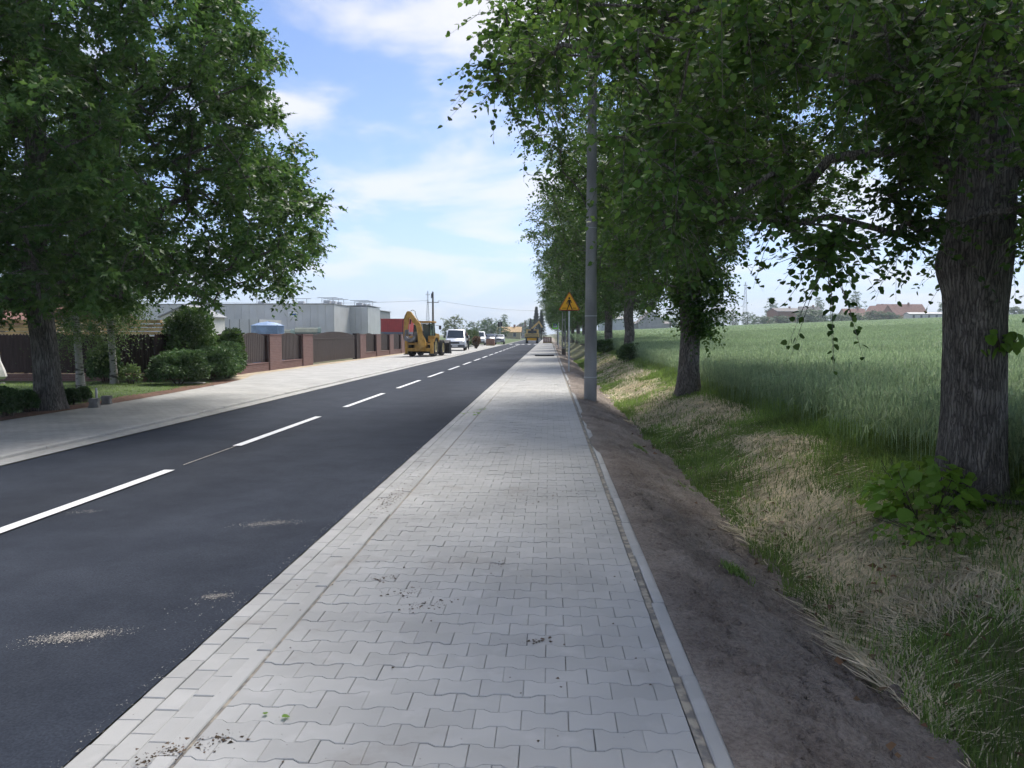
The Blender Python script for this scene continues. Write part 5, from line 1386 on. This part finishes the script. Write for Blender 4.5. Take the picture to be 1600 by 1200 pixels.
pal = empty('brick_pallet', (-8.0, 106.0, 0.05)); tag(pal, 'pallet of reddish bricks standing before the parked cars', 'pallet')
for k in range(3): MB().bb(-0.6, 0.6, -0.5 + k * 0.42, -0.4 + k * 0.42, 0, 0.1).build('bearer', M['timber'], pal)
for k in range(5): MB().bb(-0.6, 0.6, -0.5 + 0.21 * k, -0.33 + 0.21 * k, 0.102, 0.13).build('deck_board', M['timber'], pal)
for r_ in range(4):
    for c_ in range(4): MB().bb(-0.58 + 0.29 * c_, -0.31 + 0.29 * c_, -0.48, 0.45, 0.135 + r_ * 0.19, 0.135 + r_ * 0.19 + 0.18).build('brick_pack', M['brick_red'], pal)
# loader crane truck on the road, seen from behind
tr = empty('crane_truck', (-3.0, 138, 0.0), 0); tag(tr, 'pale yellow flatbed truck with a folded loading crane on the road', 'truck')
for sx in (-1, 1):
    for y in (1.0, 4.6): wheel(tr, (sx * 0.95, y, 0.5), 0.5, 0.36, 'rim_grey')
MB().bb(-0.45, 0.45, 0, 6.4, 0.55, 0.8).build('chassis', M['black_steel'], tr)
MB().bb(-1.25, 1.25, -0.05, 4.2, 0.95, 1.1).build('flatbed', M['black_steel'], tr)
for sx in (-1, 1): MB().bb(sx * 1.25 - 0.03, sx * 1.25 + 0.03, 0, 4.2, 1.103, 1.75).build('side_board', M['truck_yellow'], tr)
MB().bb(-1.21, 1.21, -0.04, 0.02, 1.103, 1.72).build('tailgate', M['truck_yellow'], tr)
for z in (1.22, 1.45): MB().bb(-1.15, 1.15, -0.07, -0.043, z, z + 0.1).build('tailgate_bar', M['black_steel'], tr)
MB().bb(-0.85, 0.85, -0.1, -0.02, 0.5, 0.92).build('rear_panel', M['sign_yellow'], tr)
m = MB(); m.prism([(4.4, 0.8), (6.4, 0.8), (6.4, 1.7), (6.15, 2.5), (4.4, 2.5)], -1.15, 1.15, 'x'); cb_ = m.build('cab', M['truck_yellow'], tr, bevel=0.05)
MB().bb(-0.8, 0.8, 4.37, 4.398, 1.75, 2.3).build('rear_window', M['glass'], cb_)
cr = MB(); cr.bb(-0.25, 0.25, 3.8, 4.3, 1.1, 2.6); cr.build('crane_column', M['black_steel'], tr)
cr = MB(); cr.box((0.55, 4.0, 3.25), (1.9, 0.26, 0.32), ry=-0.75); cr.build('crane_arm', M['truck_yellow'], tr)
cr = MB(); cr.box((1.5, 4.0, 3.45), (1.4, 0.22, 0.24), ry=1.05); cr.build('crane_jib', M['truck_yellow'], tr)
MB().tube((0.1, 3.95, 2.2), (0.65, 3.95, 3.0), 0.07, n=8).build('hydraulic_cylinder', M['galv'], tr)
cg = MB(); cg.tube((1.82, 4.0, 2.85), (1.85, 4.0, 2.4), 0.06, n=6); cg.box((1.7, 4.0, 2.2), (0.25, 0.5, 0.45), ry=0.3); cg.box((2.0, 4.0, 2.2), (0.25, 0.5, 0.45), ry=-0.3); cg.build('grab', M['black_steel'], tr)
pal2 = copy_tree(pal); pal2.location = (-0.2, 141, 0.0); pal2.scale = (1.35, 1.0, 1.25); tag(pal2, 'pallet of reddish blocks at the far end of the pavement', 'pallet')
# ------------------------------------------------------------------ person beside the van
def skin_part(name, pts, edges, radii, mat, parent):
    me = bpy.data.meshes.new(name); me.from_pydata(pts, edges, [])
    o = link_mesh(name, me, mat, parent)
    md = o.modifiers.new('skin', 'SKIN'); md.use_smooth_shade = True
    for v, r in zip(me.skin_vertices[0].data, radii): v.radius = r if isinstance(r, tuple) else (r, r)
    me.skin_vertices[0].data[0].use_root = True
    sb = o.modifiers.new('sub', 'SUBSURF'); sb.levels = 1; sb.render_levels = 2
    return o
pe = empty('person', (-8.02, 75.2, 0.05), math.radians(15)); tag(pe, 'person in a white top and dark trousers standing beside the van', 'person')
bp = [(0, 0, 0.93), (0, 0, 1.12), (0, 0, 1.38), (0, -0.01, 1.50), (0, -0.03, 1.60), (0, -0.03, 1.70),
      (-0.18, 0, 1.40), (-0.25, -0.04, 1.14), (-0.22, -0.18, 0.94), (0.18, 0, 1.40), (0.26, 0.0, 1.14), (0.24, -0.08, 0.90),
      (-0.10, 0, 0.86), (-0.11, -0.02, 0.48), (-0.12, 0.02, 0.09), (-0.13, -0.13, 0.04), (0.10, 0, 0.86), (0.14, 0.02, 0.48), (0.19, 0.06, 0.09), (0.21, -0.08, 0.04)]
be = [(0, 1), (1, 2), (2, 3), (3, 4), (4, 5), (2, 6), (6, 7), (7, 8), (2, 9), (9, 10), (10, 11), (0, 12), (12, 13), (13, 14), (14, 15), (0, 16), (16, 17), (17, 18), (18, 19)]
br = [(0.15, 0.10), (0.14, 0.10), (0.17, 0.11), 0.06, 0.095, 0.085, 0.065, 0.048, 0.036, 0.065, 0.048, 0.036, 0.085, 0.06, 0.045, 0.04, 0.085, 0.06, 0.045, 0.04]
body = skin_part('body', bp, be, br, M['skin'], pe)
skin_part('shirt', [bp[0], bp[1], bp[2], bp[6], (-0.25, -0.04, 1.18), bp[9], (0.26, 0, 1.18)], [(0, 1), (1, 2), (2, 3), (3, 4), (2, 5), (5, 6)], [(0.175, 0.125), (0.165, 0.125), (0.19, 0.13), 0.085, 0.07, 0.085, 0.07], M['cloth_white'], pe)
skin_part('trousers', [(0, 0, 0.95), bp[12], bp[13], (-0.12, 0.02, 0.1), bp[16], bp[17], (0.19, 0.06, 0.1)], [(0, 1), (1, 2), (2, 3), (0, 4), (4, 5), (5, 6)], [(0.17, 0.125), 0.11, 0.085, 0.07, 0.11, 0.085, 0.07], M['navy_cloth'], pe)
skin_part('hair', [(0, 0.02, 1.66), (0, 0.0, 1.74)], [(0, 1)], [0.098, 0.085], M['hair'], pe)

# ------------------------------------------------------------------ signs and poles
wsn = empty('warning_sign', (0.90, 33.8, float(H(0.9, 33.8)) - 0.02)); tag(wsn, 'yellow triangular pedestrian crossing warning sign on a steel post', 'sign')
MB().tube((0, 0.05, -0.1), (0, 0.05, 3.4), 0.035, n=12).build('post', M['galv'], wsn, smooth=True)
def tri(s, yz0): h = s * 0.866; return [(-s / 2, yz0), (s / 2, yz0), (0, yz0 + h)]
def rtri(s, zc, r, n=5):
    """rounded triangle, centroid at zc"""
    out = []; R = s / math.sqrt(3) - 2 * r
    for k, a in enumerate((-math.pi * 5 / 6, -math.pi / 6, math.pi / 2)):
        cx, cz = R * math.cos(a), zc + R * math.sin(a)
        for q in range(n):
            b_ = a - math.pi / 3 + q * (2 * math.pi / 3) / (n - 1); out.append((cx + r * math.cos(b_), cz + r * math.sin(b_)))
    return out
zc = 2.98
MB().prism(rtri(0.96, zc, 0.045), -0.012, 0.0, 'y').build('plate', M['sign_red'], wsn)
face = MB().prism(rtri(0.84, zc, 0.035), -0.018, -0.0125, 'y').build('face', M['sign_yellow'], wsn)
wk = MB()
def bar(p, q, w, y=-0.020):
    d = Vector((q[0] - p[0], q[1] - p[1])); n_ = Vector((-d.y, d.x)).normalized() * w / 2
    wk.prism([(p[0] + n_.x, p[1] + n_.y), (q[0] + n_.x, q[1] + n_.y), (q[0] - n_.x, q[1] - n_.y), (p[0] - n_.x, p[1] - n_.y)], y - 0.004, y + 0.001, 'y')
z0 = zc - 0.26
wk.prism([(0.0 + 0.042 * math.cos(a), z0 + 0.515 + 0.045 * math.sin(a)) for a in np.linspace(0, 2 * math.pi, 11)[:-1]], -0.024, -0.019, 'y')
wk.prism([(-0.055, z0 + 0.45), (0.06, z0 + 0.45), (0.05, z0 + 0.25), (-0.03, z0 + 0.25)], -0.024, -0.019, 'y')
bar((0.0, z0 + 0.27), (-0.05, z0 + 0.13), 0.045); bar((-0.05, z0 + 0.14), (-0.10, z0 + 0.0), 0.038)
bar((0.02, z0 + 0.27), (0.08, z0 + 0.13), 0.045); bar((0.08, z0 + 0.14), (0.13, z0 + 0.01), 0.038)
bar((-0.045, z0 + 0.43), (-0.11, z0 + 0.29), 0.03); bar((-0.11, z0 + 0.30), (-0.07, z0 + 0.25), 0.025)
bar((0.05, z0 + 0.43), (0.11, z0 + 0.31), 0.03)
wk.build('walking_figure', M['sign_black'], face)
wk = MB(); bar((-0.30, z0 + 0.085), (-0.12, z0 + 0.085), 0.022); bar((0.15, z0 + 0.085), (0.30, z0 + 0.085), 0.022); bar((-0.34, z0 - 0.03), (0.34, z0 - 0.03), 0.028); wk.build('crossing_lines', M['sign_black'], face)
for z in (2.85, 3.1): MB().box((0, 0.03, z), (0.11, 0.08, 0.03)).build('clamp', M['galv'], wsn)

csn = empty('crossing_sign', (0.98, 113, 0.0)); tag(csn, 'square blue pedestrian crossing sign on a bright green backing', 'sign')
MB().tube((0, 0.05, -0.1), (0, 0.05, 3.2), 0.035, n=10).build('post', M['galv'], csn)
MB().box((0, 0, 2.85), (0.86, 0.015, 0.95)).build('backing', M['sign_green'], csn)
MB().box((0, -0.012, 2.88), (0.62, 0.008, 0.62)).build('plate', M['sign_blue'], csn)
MB().prism([(-0.27, 2.62), (0.27, 2.62), (0, 3.10)], -0.024, -0.017, 'y').build('white_triangle', M['sign_white'], csn)
wk = MB(); bar((0, 2.88), (-0.06, 2.66), 0.04, -0.028); bar((0.0, 2.88), (0.07, 2.66), 0.04, -0.028); bar((0, 2.97), (0, 2.85), 0.06, -0.028); wk.build('walking_figure', M['sign_black'], csn)

def pole(name, label, loc, h, r0, r1, mat, n=16, arms=(), cat='pole', extra=None):
    o = empty(name, loc); tag(o, label, cat)
    MB().tube((0, 0, -0.4), (0, 0, h), r0, r1, n).build('shaft', M[mat], o, smooth=True)
    for z, w in arms:
        MB().bb(-w, w, -0.05, 0.05, z - 0.05, z + 0.05).build('cross_arm', M[mat], o)
        for s in (-w * 0.92, w * 0.92): MB().tube((s, 0, z + 0.05), (s, 0, z + 0.28), 0.05, n=6).build('insulator', M['sign_white'], o)
    return o
cp = pole('concrete_pole', 'tall round concrete pole at the edge of the pavement', (1.07, 19.6, float(H(1.07, 19.6)) + 0.05), 8.8, 0.165, 0.105, 'concrete', 28)
for z in (0.55, 2.1, 4.3): MB().tube((0, 0, z), (0, 0, z + 0.02), 0.165 - z * 0.0068 + 0.003, 0.165 - z * 0.0068 + 0.003, 28).build('band', M['galv'], cp)
MB().box((0.0, -0.12, 8.0), (0.18, 0.16, 0.3)).build('cable_clamp', M['black_steel'], cp, bevel=0.02)
lp = empty('lattice_pole', (1.28, 65, float(H(1.28, 65)))); tag(lp, 'twin-legged concrete utility pole beyond the warning sign', 'pole')
for s in (-0.13, 0.13): MB().tube((s, 0, -0.3), (s * 0.6, 0, 8.5), 0.05, 0.045, 6).build('leg', M['concrete'], lp)
for k in range(7): MB().bb(-0.12, 0.12, -0.03, 0.03, 0.6 + k * 1.15, 0.72 + k * 1.15).build('rung', M['concrete'], lp)
MB().bb(-0.17, 0.17, -0.12, 0.12, -0.3, 0.55).build('base', M['wood_pole'], lp)
pole('street_pole', 'slim grey pole near the crossing sign', (1.35, 118, 0), 8.0, 0.11, 0.07, 'concrete', 10)
pole('street_pole', 'thin grey pole between the warning and crossing signs', (1.2, 92, 0), 3.0, 0.04, 0.04, 'galv', 8)
up_ = pole('utility_pole', 'dark utility pole with cross-arm and insulators behind the backhoe', (-19.6, 130, 0), 8.8, 0.20, 0.14, 'wood_pole', 10, ((7.0, 1.0),))
MB().bb(-0.25, 0.05, -0.3, 0.3, 7.7, 8.5).build('transformer', M['black_steel'], up_)
tl = empty('road_sign', (-7.7, 122, 0)); tag(tl, 'dark back of a road sign on a pale post by the lay-by', 'sign')
MB().tube((0, 0, -0.1), (0, 0, 3.9), 0.05, n=8).build('post', M['galv'], tl); MB().box((-0.2, -0.06, 3.2), (0.32, 0.05, 0.75)).build('plate', M['black_steel'], tl); MB().box((0.2, -0.06, 3.2), (0.32, 0.05, 0.75)).build('plate', M['black_steel'], tl)
def mast(name, label, loc, h, w):
    o = empty(name, loc); tag(o, label, 'mast'); m = MB()
    for sx, sy in ((-1, -1), (1, -1), (1, 1), (-1, 1)): m.tube((sx * w, sy * w, 0), (sx * w * 0.15, sy * w * 0.15, h), 0.12, 0.1, 4)
    n = 12
    for k in range(n):
        z0, z1 = h * k / n, h * (k + 1) / n; a, b_ = w * (1 - 0.85 * z0 / h), w * (1 - 0.85 * z1 / h)
        m.tube((-a, -a, z0), (b_, -b_, z1), 0.06, n=4); m.tube((a, -a, z0), (a, a, z0), 0.06, n=4); m.tube((a, a, z0), (-b_, b_, z1), 0.06, n=4)
    m.build('lattice', M['galv'], o)
    MB().box((0, 0, h * 0.93), (2.4, 0.4, 0.3)).build('antenna', M['hall_trim'], o)
mast('lattice_mast', 'thin lattice mast behind the utility pole', (-63, 400, 0), 24, 0.9)
mast('power_pylon', 'pale lattice pylon rising beyond the far trees', (118, 470, 1.0), 32, 1.6)
# small things at the lay-by edge
x, y = ground_at(151, 630); MB().tube((x, y, -0.02), (x, y, 0.36), 0.03, 0.025, 8).build('white_stake', M['sign_white'], None)
tag(bpy.data.objects['white_stake'], 'short white stake beside the last boxwood ball', 'stake')
for k, (px, py, lb) in enumerate(((151, 640, 'rough grey stone block right beside the white stake'), (170, 635, 'rough grey stone block beside the mulch, past the first one'))):
    x, y = ground_at(px, py); m = MB()
    m.prism([(-0.11, 0), (0.11, 0), (0.08, 0.10), (0.11, 0.20), (-0.10, 0.20), (-0.07, 0.09)], -0.12, 0.12, 'y')
    tag(m.build('stone_block', M['stone'], None, (x - 0.05, y, 0.04), (0, 0, 0.3), bevel=0.015), lb, 'stone', 'stone blocks at the lay-by edge')
x, y = ground_at(300, 601); tag(MB().bb(x - 0.5, x + 0.5, y - 0.3, y - 0.1, 0.03, 0.09).build('concrete_slab', M['kerb'], None, bevel=0.01), 'thin pale concrete slab lying before the junipers', 'slab')
# folded white parasol at the fence
x, y = ground_at(2, 602); ps = empty('folded_parasol', (x - 0.15, y, 0.03)); tag(ps, 'folded white parasol standing before the dark picket fence', 'parasol')
m = MB(); m.lathe([(0.02, 1.65), (0.10, 1.3), (0.11, 1.0), (0.14, 0.75), (0.25, 0.45), (0.30, 0.25), (0.22, 0.16), (0.02, 0.3)], n=9); m.build('canopy', M['cloth_white'], ps)
MB().tube((0, 0, 0), (0, 0, 1.8), 0.022, n=8).build('pole', M['wood_pole'], ps); MB().lathe([(0.0, 0.08), (0.22, 0.06), (0.25, 0.0)], n=14).build('base', M['concrete'], ps)
MB().lathe([(0.118, 0.98), (0.125, 1.0), (0.118, 1.02)], n=9).build('tie_strap', M['timber'], ps)

# green sprigs dropped on the paving
for k, (px, py, s, lb) in enumerate(((737, 648, 1.0, 'green leafy sprig lying in the gutter beside the kerb'), (752, 641, 0.7, 'smaller green sprig lying just beyond the first on the kerb'), (423, 1131, 0.30, 'single green leaf lying on the pavers'))):
    x, y = ground_at(px, py); o = empty('fallen_sprig', (x, y, 0.008), k * 1.3); tag(o, lb, 'sprig', 'green sprigs fallen on the paving'); g = random.Random(k)
    for q in range(9 if s > 0.5 else 2):
        l = link_mesh('leaf', LM[q % 3], None, o, (g.gauss(0, 0.10 * s), g.gauss(0, 0.12 * s), 0.004 + 0.004 * q * s), (g.gauss(0, 0.12) * s, 0.05 + g.gauss(0, 0.12) * s, g.random() * 6.28)); l.scale = (0.7 * max(s, 0.5),) * 3

# ------------------------------------------------------------------ far houses, trees, hedge
def house(name, label, loc, rz, w, d, hw, hr, wall, roof, wins=3, chim=True, gable_front=False, group=None):
    """gable roof; ridge along x unless gable_front"""
    o = empty(name, loc, rz); tag(o, label, 'house', group)
    if gable_front:
        MB().prism([(-w / 2, -1), (w / 2, -1), (w / 2, hw), (0, hw + hr), (-w / 2, hw)], 0, d, 'y').build('wall', M[wall], o)
        rm = MB()
        for s in (-1, 1): rm.prism([(0, hw + hr + 0.02), (s * (w / 2 + 0.4), hw - 0.3), (s * (w / 2 + 0.4), hw - 0.12), (0, hw + hr + 0.25)], -0.3, d + 0.3, 'y')
    else:
        MB().prism([(0, -1), (d, -1), (d, hw), (d / 2, hw + hr), (0, hw)], -w / 2, w / 2, 'x').build('wall', M[wall], o)
        rm = MB(); rm.prism([(-0.4, hw - 0.15), (d / 2, hw + hr + 0.02), (d + 0.4, hw - 0.15), (d + 0.4, hw + 0.05), (d / 2, hw + hr + 0.25), (-0.4, hw + 0.05)], -w / 2 - 0.3, w / 2 + 0.3, 'x')
    r = rm.build('roof', M[roof], o)
    if chim: MB().bb(w * 0.18, w * 0.18 + 0.6, d * 0.45, d * 0.45 + 0.6, hw + hr * 0.6, hw + hr + 0.9).build('chimney', M['brick_red'], r)
    for k in range(wins):
        x0 = -w / 2 + w * (k + 0.5) / wins - 0.5
        window(o, x0, x0 + 1.0, hw * 0.35, hw * 0.35 + 1.3, 0)
    return o
def at(px, Y): return (px - VX) / FPX * Y     # lateral offset of a pixel column at distance Y along the road
def gz(x, y): return float(H(x, y)) - 0.2
def hp(px, Y): x = at(px, Y); return (x, Y, gz(x, Y))
house('brick_house', 'red brick house with a low grey roof beyond the wheat', hp(1226, 305), 0.25, 10.5, 8, 5.6, 1.2, 'brick_red', 'tile_dark', 3, True)
house('tiled_house', 'small house with a red tiled roof between far bushes', hp(1328, 320), 0.1, 9, 8, 2.6, 3.2, 'cream', 'tile_red', 3)
house('tiled_farmhouse', 'large farmhouse with a tall red roof and dormer beyond the wheat', hp(1400, 325), 0.1, 19, 10, 2.4, 4.6, 'cream', 'tile_red', 5)
house('tiled_house', 'gabled house with a steep red roof beside the large farmhouse', hp(1372, 318), 0.3, 7.5, 10, 2.2, 4.4, 'brick_red', 'tile_red', 2, True, True)
house('low_outbuilding', 'low white outbuilding with a flat pale roof at the field edge', hp(1440, 300), 0, 17, 5, 2.4, 0.5, 'white_wall', 'hall_trim', 6, False)
house('grey_house', 'grey-roofed house half hidden behind far bushes', hp(1262, 340), 0.2, 9, 8, 4.2, 3.6, 'greywall', 'tile_dark', 2)
house('stone_barn', 'grey stone barn with steep gable beyond the second lime tree', hp(1016, 250), 0.0, 7.5, 12, 3.2, 3.6, 'greywall', 'tile_dark', 0, False, True)
house('low_wall_shed', 'long low grey shed joined to the stone barn', hp(1000, 256), 0, 18, 6, 2.8, 0.5, 'greywall', 'tile_dark', 0, False)
house('grey_storehouse', 'pale grey storehouse behind the split lime trunk', hp(958, 230), 0, 8, 12, 4.4, 0.6, 'hall', 'hall_trim', 0, False)
house('yellow_house', 'low cream house with a yellowish roof far along the road', (at(795, 230), 230, 0), 0, 7, 7, 2.2, 1.4, 'cream', 'timber', 2)
house('gabled_house', 'dark grey gabled house beside the far bend', (at(814, 270), 270, 0.0), 0.1, 8, 9, 2.2, 3.0, 'greywall', 'tile_dark', 1, True, True)

# prototypes: each tree is a trunk and a crown of leafy clumps
def far_proto(kind, seed):
    r = np.random.default_rng(seed)
    root = empty('far_tree', (0, 0, 0))
    if kind == 'spruce':
        n = 3800; t = r.random(n) ** 0.7; a = r.random(n) * 6.28; rad = (1 - t) * 2.6 * (0.35 + 0.65 * np.abs(np.sin(t * 34))) * r.random(n) ** 0.35
        P = np.stack([rad * np.cos(a), rad * np.sin(a), 0.8 + t * 11.2 - 0.18 * rad], 1)
        ax = np.stack([np.cos(a), np.sin(a), -0.35 + 0 * a], 1); V, F = leaves(P, ax, np.array([[0, 0, 1.0]]) + r.normal(0, 0.4, (n, 3)), r.uniform(0.3, 0.6, n), T_DIAMOND)
        mat = M['spruce']; hgt = 12
    else:
        prof = {'round': [(1.2, 1.4), (2.4, 3.0), (4.5, 3.6), (6.5, 3.0), (8, 1.0)], 'tall': [(2.5, 1.2), (4.5, 2.6), (7.5, 3.2), (10.5, 2.4), (12.5, 0.8)], 'poplar': [(1, 0.8), (4, 1.5), (9, 1.7), (13, 1.1), (16, 0.3)], 'bushy': [(0.0, 2.4), (1.2, 3.2), (2.8, 3.0), (4.0, 1.4)]}[kind]
        C = crown_points(170, r, prof, shell=0.5)
        V, F, tw = sprays(C, r, 5, 6, (0.4, 1.1), 0.2, (0.25, 0.45), T_DIAMOND, 0.7); mat = M['far_leaf']; hgt = prof[-1][0]
        br = [(0, 0, 0, 0.22), (0, 0, hgt * 0.35, 0.17), (0, 0, hgt * 0.8, 0.06)]
    link_mesh('crown', np_mesh('crown', V, F), mat, root)
    m = MB(); m.tube((0, 0, -0.5), (0.05, 0, hgt * 0.5), 0.24, 0.14, 7); m.tube((0.05, 0, hgt * 0.5), (0, 0.05, hgt * 0.92), 0.14, 0.03, 6)
    if kind != 'spruce':
        for k in range(5): a = k * 1.3; z = hgt * (0.3 + 0.1 * k); m.tube((0, 0, z), (1.6 * math.cos(a), 1.6 * math.sin(a), z + hgt * 0.14), 0.07, 0.02, 5)
    m.build('trunk', M['twig'], root)
    return root
PR = {k: far_proto(k, 90 + i) for i, k in enumerate(('round', 'tall', 'poplar', 'bushy', 'spruce'))}
used = set()
def far_tree(kind, name, label, px, Y, s, zoff=0.0, pale=False, rz=None, group='trees beyond the field and the road', sx=1.0):
    x = at(px, Y); t = PR[kind]
    if kind in used: t = copy_tree(PR[kind])
    used.add(kind)
    t.name = name; t.location = (x, Y, gz(x, Y) + zoff); t.scale = (s * sx, s * sx, s); t.rotation_euler = (0, 0, rz if rz is not None else (px * 0.7) % 6.28)
    tag(t, label, 'tree', group)
    if pale:
        for c in t.children:
            if c.name.startswith('crown'):
                c.data = c.data.copy(); c.data.materials.clear(); c.data.materials.append(M['far_leaf2'])
    return t
far_tree('poplar', 'poplar_tree', 'tall narrow poplar behind the stone barn', 1003, 300, 0.85)
far_tree('bushy', 'far_bush', 'rounded bush right of the stone barn at the field edge', 1045, 285, 1.15, sx=1.5)
R_ = [('round', 1028, 300, 1.0, 'broad tree between the poplar and the barn bush'), ('round', 1062, 310, 1.05, 'tree just left of the shoots on the second lime trunk'), ('round', 1118, 300, 1.0, 'tree just right of the shoots on the second lime trunk'),
      ('round', 1140, 310, 0.95, 'tree below the pale lattice pylon'), ('round', 1163, 305, 0.85, 'low tree next to the pale lattice pylon, towards the brick house'), ('tall', 1197, 330, 1.0, 'slender tree rising left of the red brick house')]
for kd, px, Y, s, lb in R_: far_tree(kd, 'far_tree', lb, px, Y, s)
far_tree('bushy', 'far_bush', 'bush at the left foot of the red brick house', 1185, 292, 1.0, sx=1.4)
far_tree('bushy', 'far_bush', 'large blue-green bush on the right of the red brick house', 1258, 288, 1.45, sx=1.3)
far_tree('bushy', 'far_bush', 'bush before the small red-tiled house', 1320, 290, 1.0, sx=1.5)
far_tree('bushy', 'far_bush', 'bush between the small tiled house and the farmhouse', 1352, 292, 1.1, sx=1.2)
far_tree('bushy', 'far_bush', 'bush before the large farmhouse', 1376, 290, 0.9, sx=1.3)
far_tree('tall', 'far_tree', 'tall airy tree behind the grey-roofed house', 1326, 350, 1.15, sx=1.1)
far_tree('tall', 'far_tree', 'tall tree above the large blue-green bush', 1268, 352, 1.0)
far_tree('round', 'far_tree', 'dark tree behind the low white outbuilding', 1462, 335, 1.15)
far_tree('round', 'far_tree', 'dark tree behind the thick lime trunk, past the outbuilding', 1592, 330, 1.1)
far_tree('round', 'far_tree', 'pale green round tree above the white van', 709, 150, 0.72, 0.2, True)
for px, Y, s, lb in ((741, 200, 0.7, 'small dark tree above the thuja hedge'), (757, 210, 0.8, 'dark tree behind the parked cars'), (768, 205, 0.85, 'broad tree behind the dark road sign back'), (782, 215, 0.75, 'tree left of the far cream house'), (832, 240, 0.9, 'tree before the spruces at the far bend')): far_tree('round', 'far_tree', lb, px, Y, s)
far_tree('tall', 'far_tree', 'thin tall tree above the cream house', 789, 290, 0.75)
for px, Y, s, lb in ((838, 225, 0.82, 'tallest dark spruce at the far bend'), (829, 235, 0.55, 'short dark spruce on the left of the tallest one'), (846, 215, 0.72, 'dark spruce behind the crane truck')): far_tree('spruce', 'spruce_tree', lb, px, Y, s)
for k, px in enumerate((975, 985, 1075, 1090, 1212, 1295, 1490, 1530, 1560)):
    far_tree('bushy', 'far_bush', ('bush against the pale grey storehouse', 'bush before the long low shed', 'bush behind the second lime trunk', 'small bush right of the second lime trunk', 'bush behind the brick house', 'bush under the hanging lime twigs', 'bush behind the thick lime trunk on its left', 'bush hidden behind the thick lime trunk', 'bush past the thick lime trunk')[k], px, 296 + (k % 3) * 6, 1.0, sx=1.4)
bush('thuja_hedge', 'clipped green thuja hedge behind the white van', 'hedge', (-10.6, 97, 0.0), (1.3, 9.0, 1.05), 11000, (0.12, 0.22), M['thuja'], 83, None, 0.08, True)
bush('withered_shrub', 'withered brown vase-shaped shrub on the lay-by', 'shrub', (-8.0, 85, 0.05), (0.52, 0.5, 0.60), 1500, (0.10, 0.20), M['brown_leaf'], 84, None, 0.5, zmin=-0.95)
for ch in bpy.data.objects['withered_shrub'].children:
    if ch.name.startswith('foliage'):
        for v in ch.data.vertices: k_ = 0.3 + 0.75 * min(1.0, max(0.0, v.co.z / 1.1)); v.co.x *= k_; v.co.y *= k_
# overhead cables
def cable(label, p0, p1, sag, r=0.012):
    m = MB(); pts = [Vector(p0).lerp(Vector(p1), t) - Vector((0, 0, sag * 4 * t * (1 - t))) for t in np.linspace(0, 1, 13)]
    m.path(pts, r, 4); tag(m.build('overhead_cable', M['wire'], None), label, 'cable', 'overhead cables')
cable('overhead cable from the dark utility pole towards the hall', (-20.5, 130, 7.3), (-75, 118, 7.6), 0.8, 0.02)
cable('overhead cable from the dark utility pole across the road', (-18.7, 130, 7.3), (1.28, 190, 7.5), 0.7, 0.02)

# ------------------------------------------------------------------ haze: even air round the whole place
hz = bpy.data.meshes.new('haze')
bm = bmesh.new(); bmesh.ops.create_cube(bm, size=1.0); bm.to_mesh(hz); bm.free()
hm = bpy.data.materials.new('haze_air'); hm.use_nodes = True
hn, hl = hm.node_tree.nodes, hm.node_tree.links
for nd in list(hn):
    if nd.type != 'OUTPUT_MATERIAL': hn.remove(nd)
pv = hn.new('ShaderNodeVolumePrincipled'); pv.inputs['Color'].default_value = (0.78, 0.90, 1.0, 1); pv.inputs['Density'].default_value = 0.0004; pv.inputs['Anisotropy'].default_value = 0.2
hl.new(pv.outputs[0], [n for n in hn if n.type == 'OUTPUT_MATERIAL'][0].inputs['Volume'])
ho = link_mesh('haze', hz, hm)
ho.scale = (3100, 3100, 46); ho.location = (0, 1470, 21.4)
tag(ho, 'thin pale summer haze over the fields', 'haze', kind='stuff')
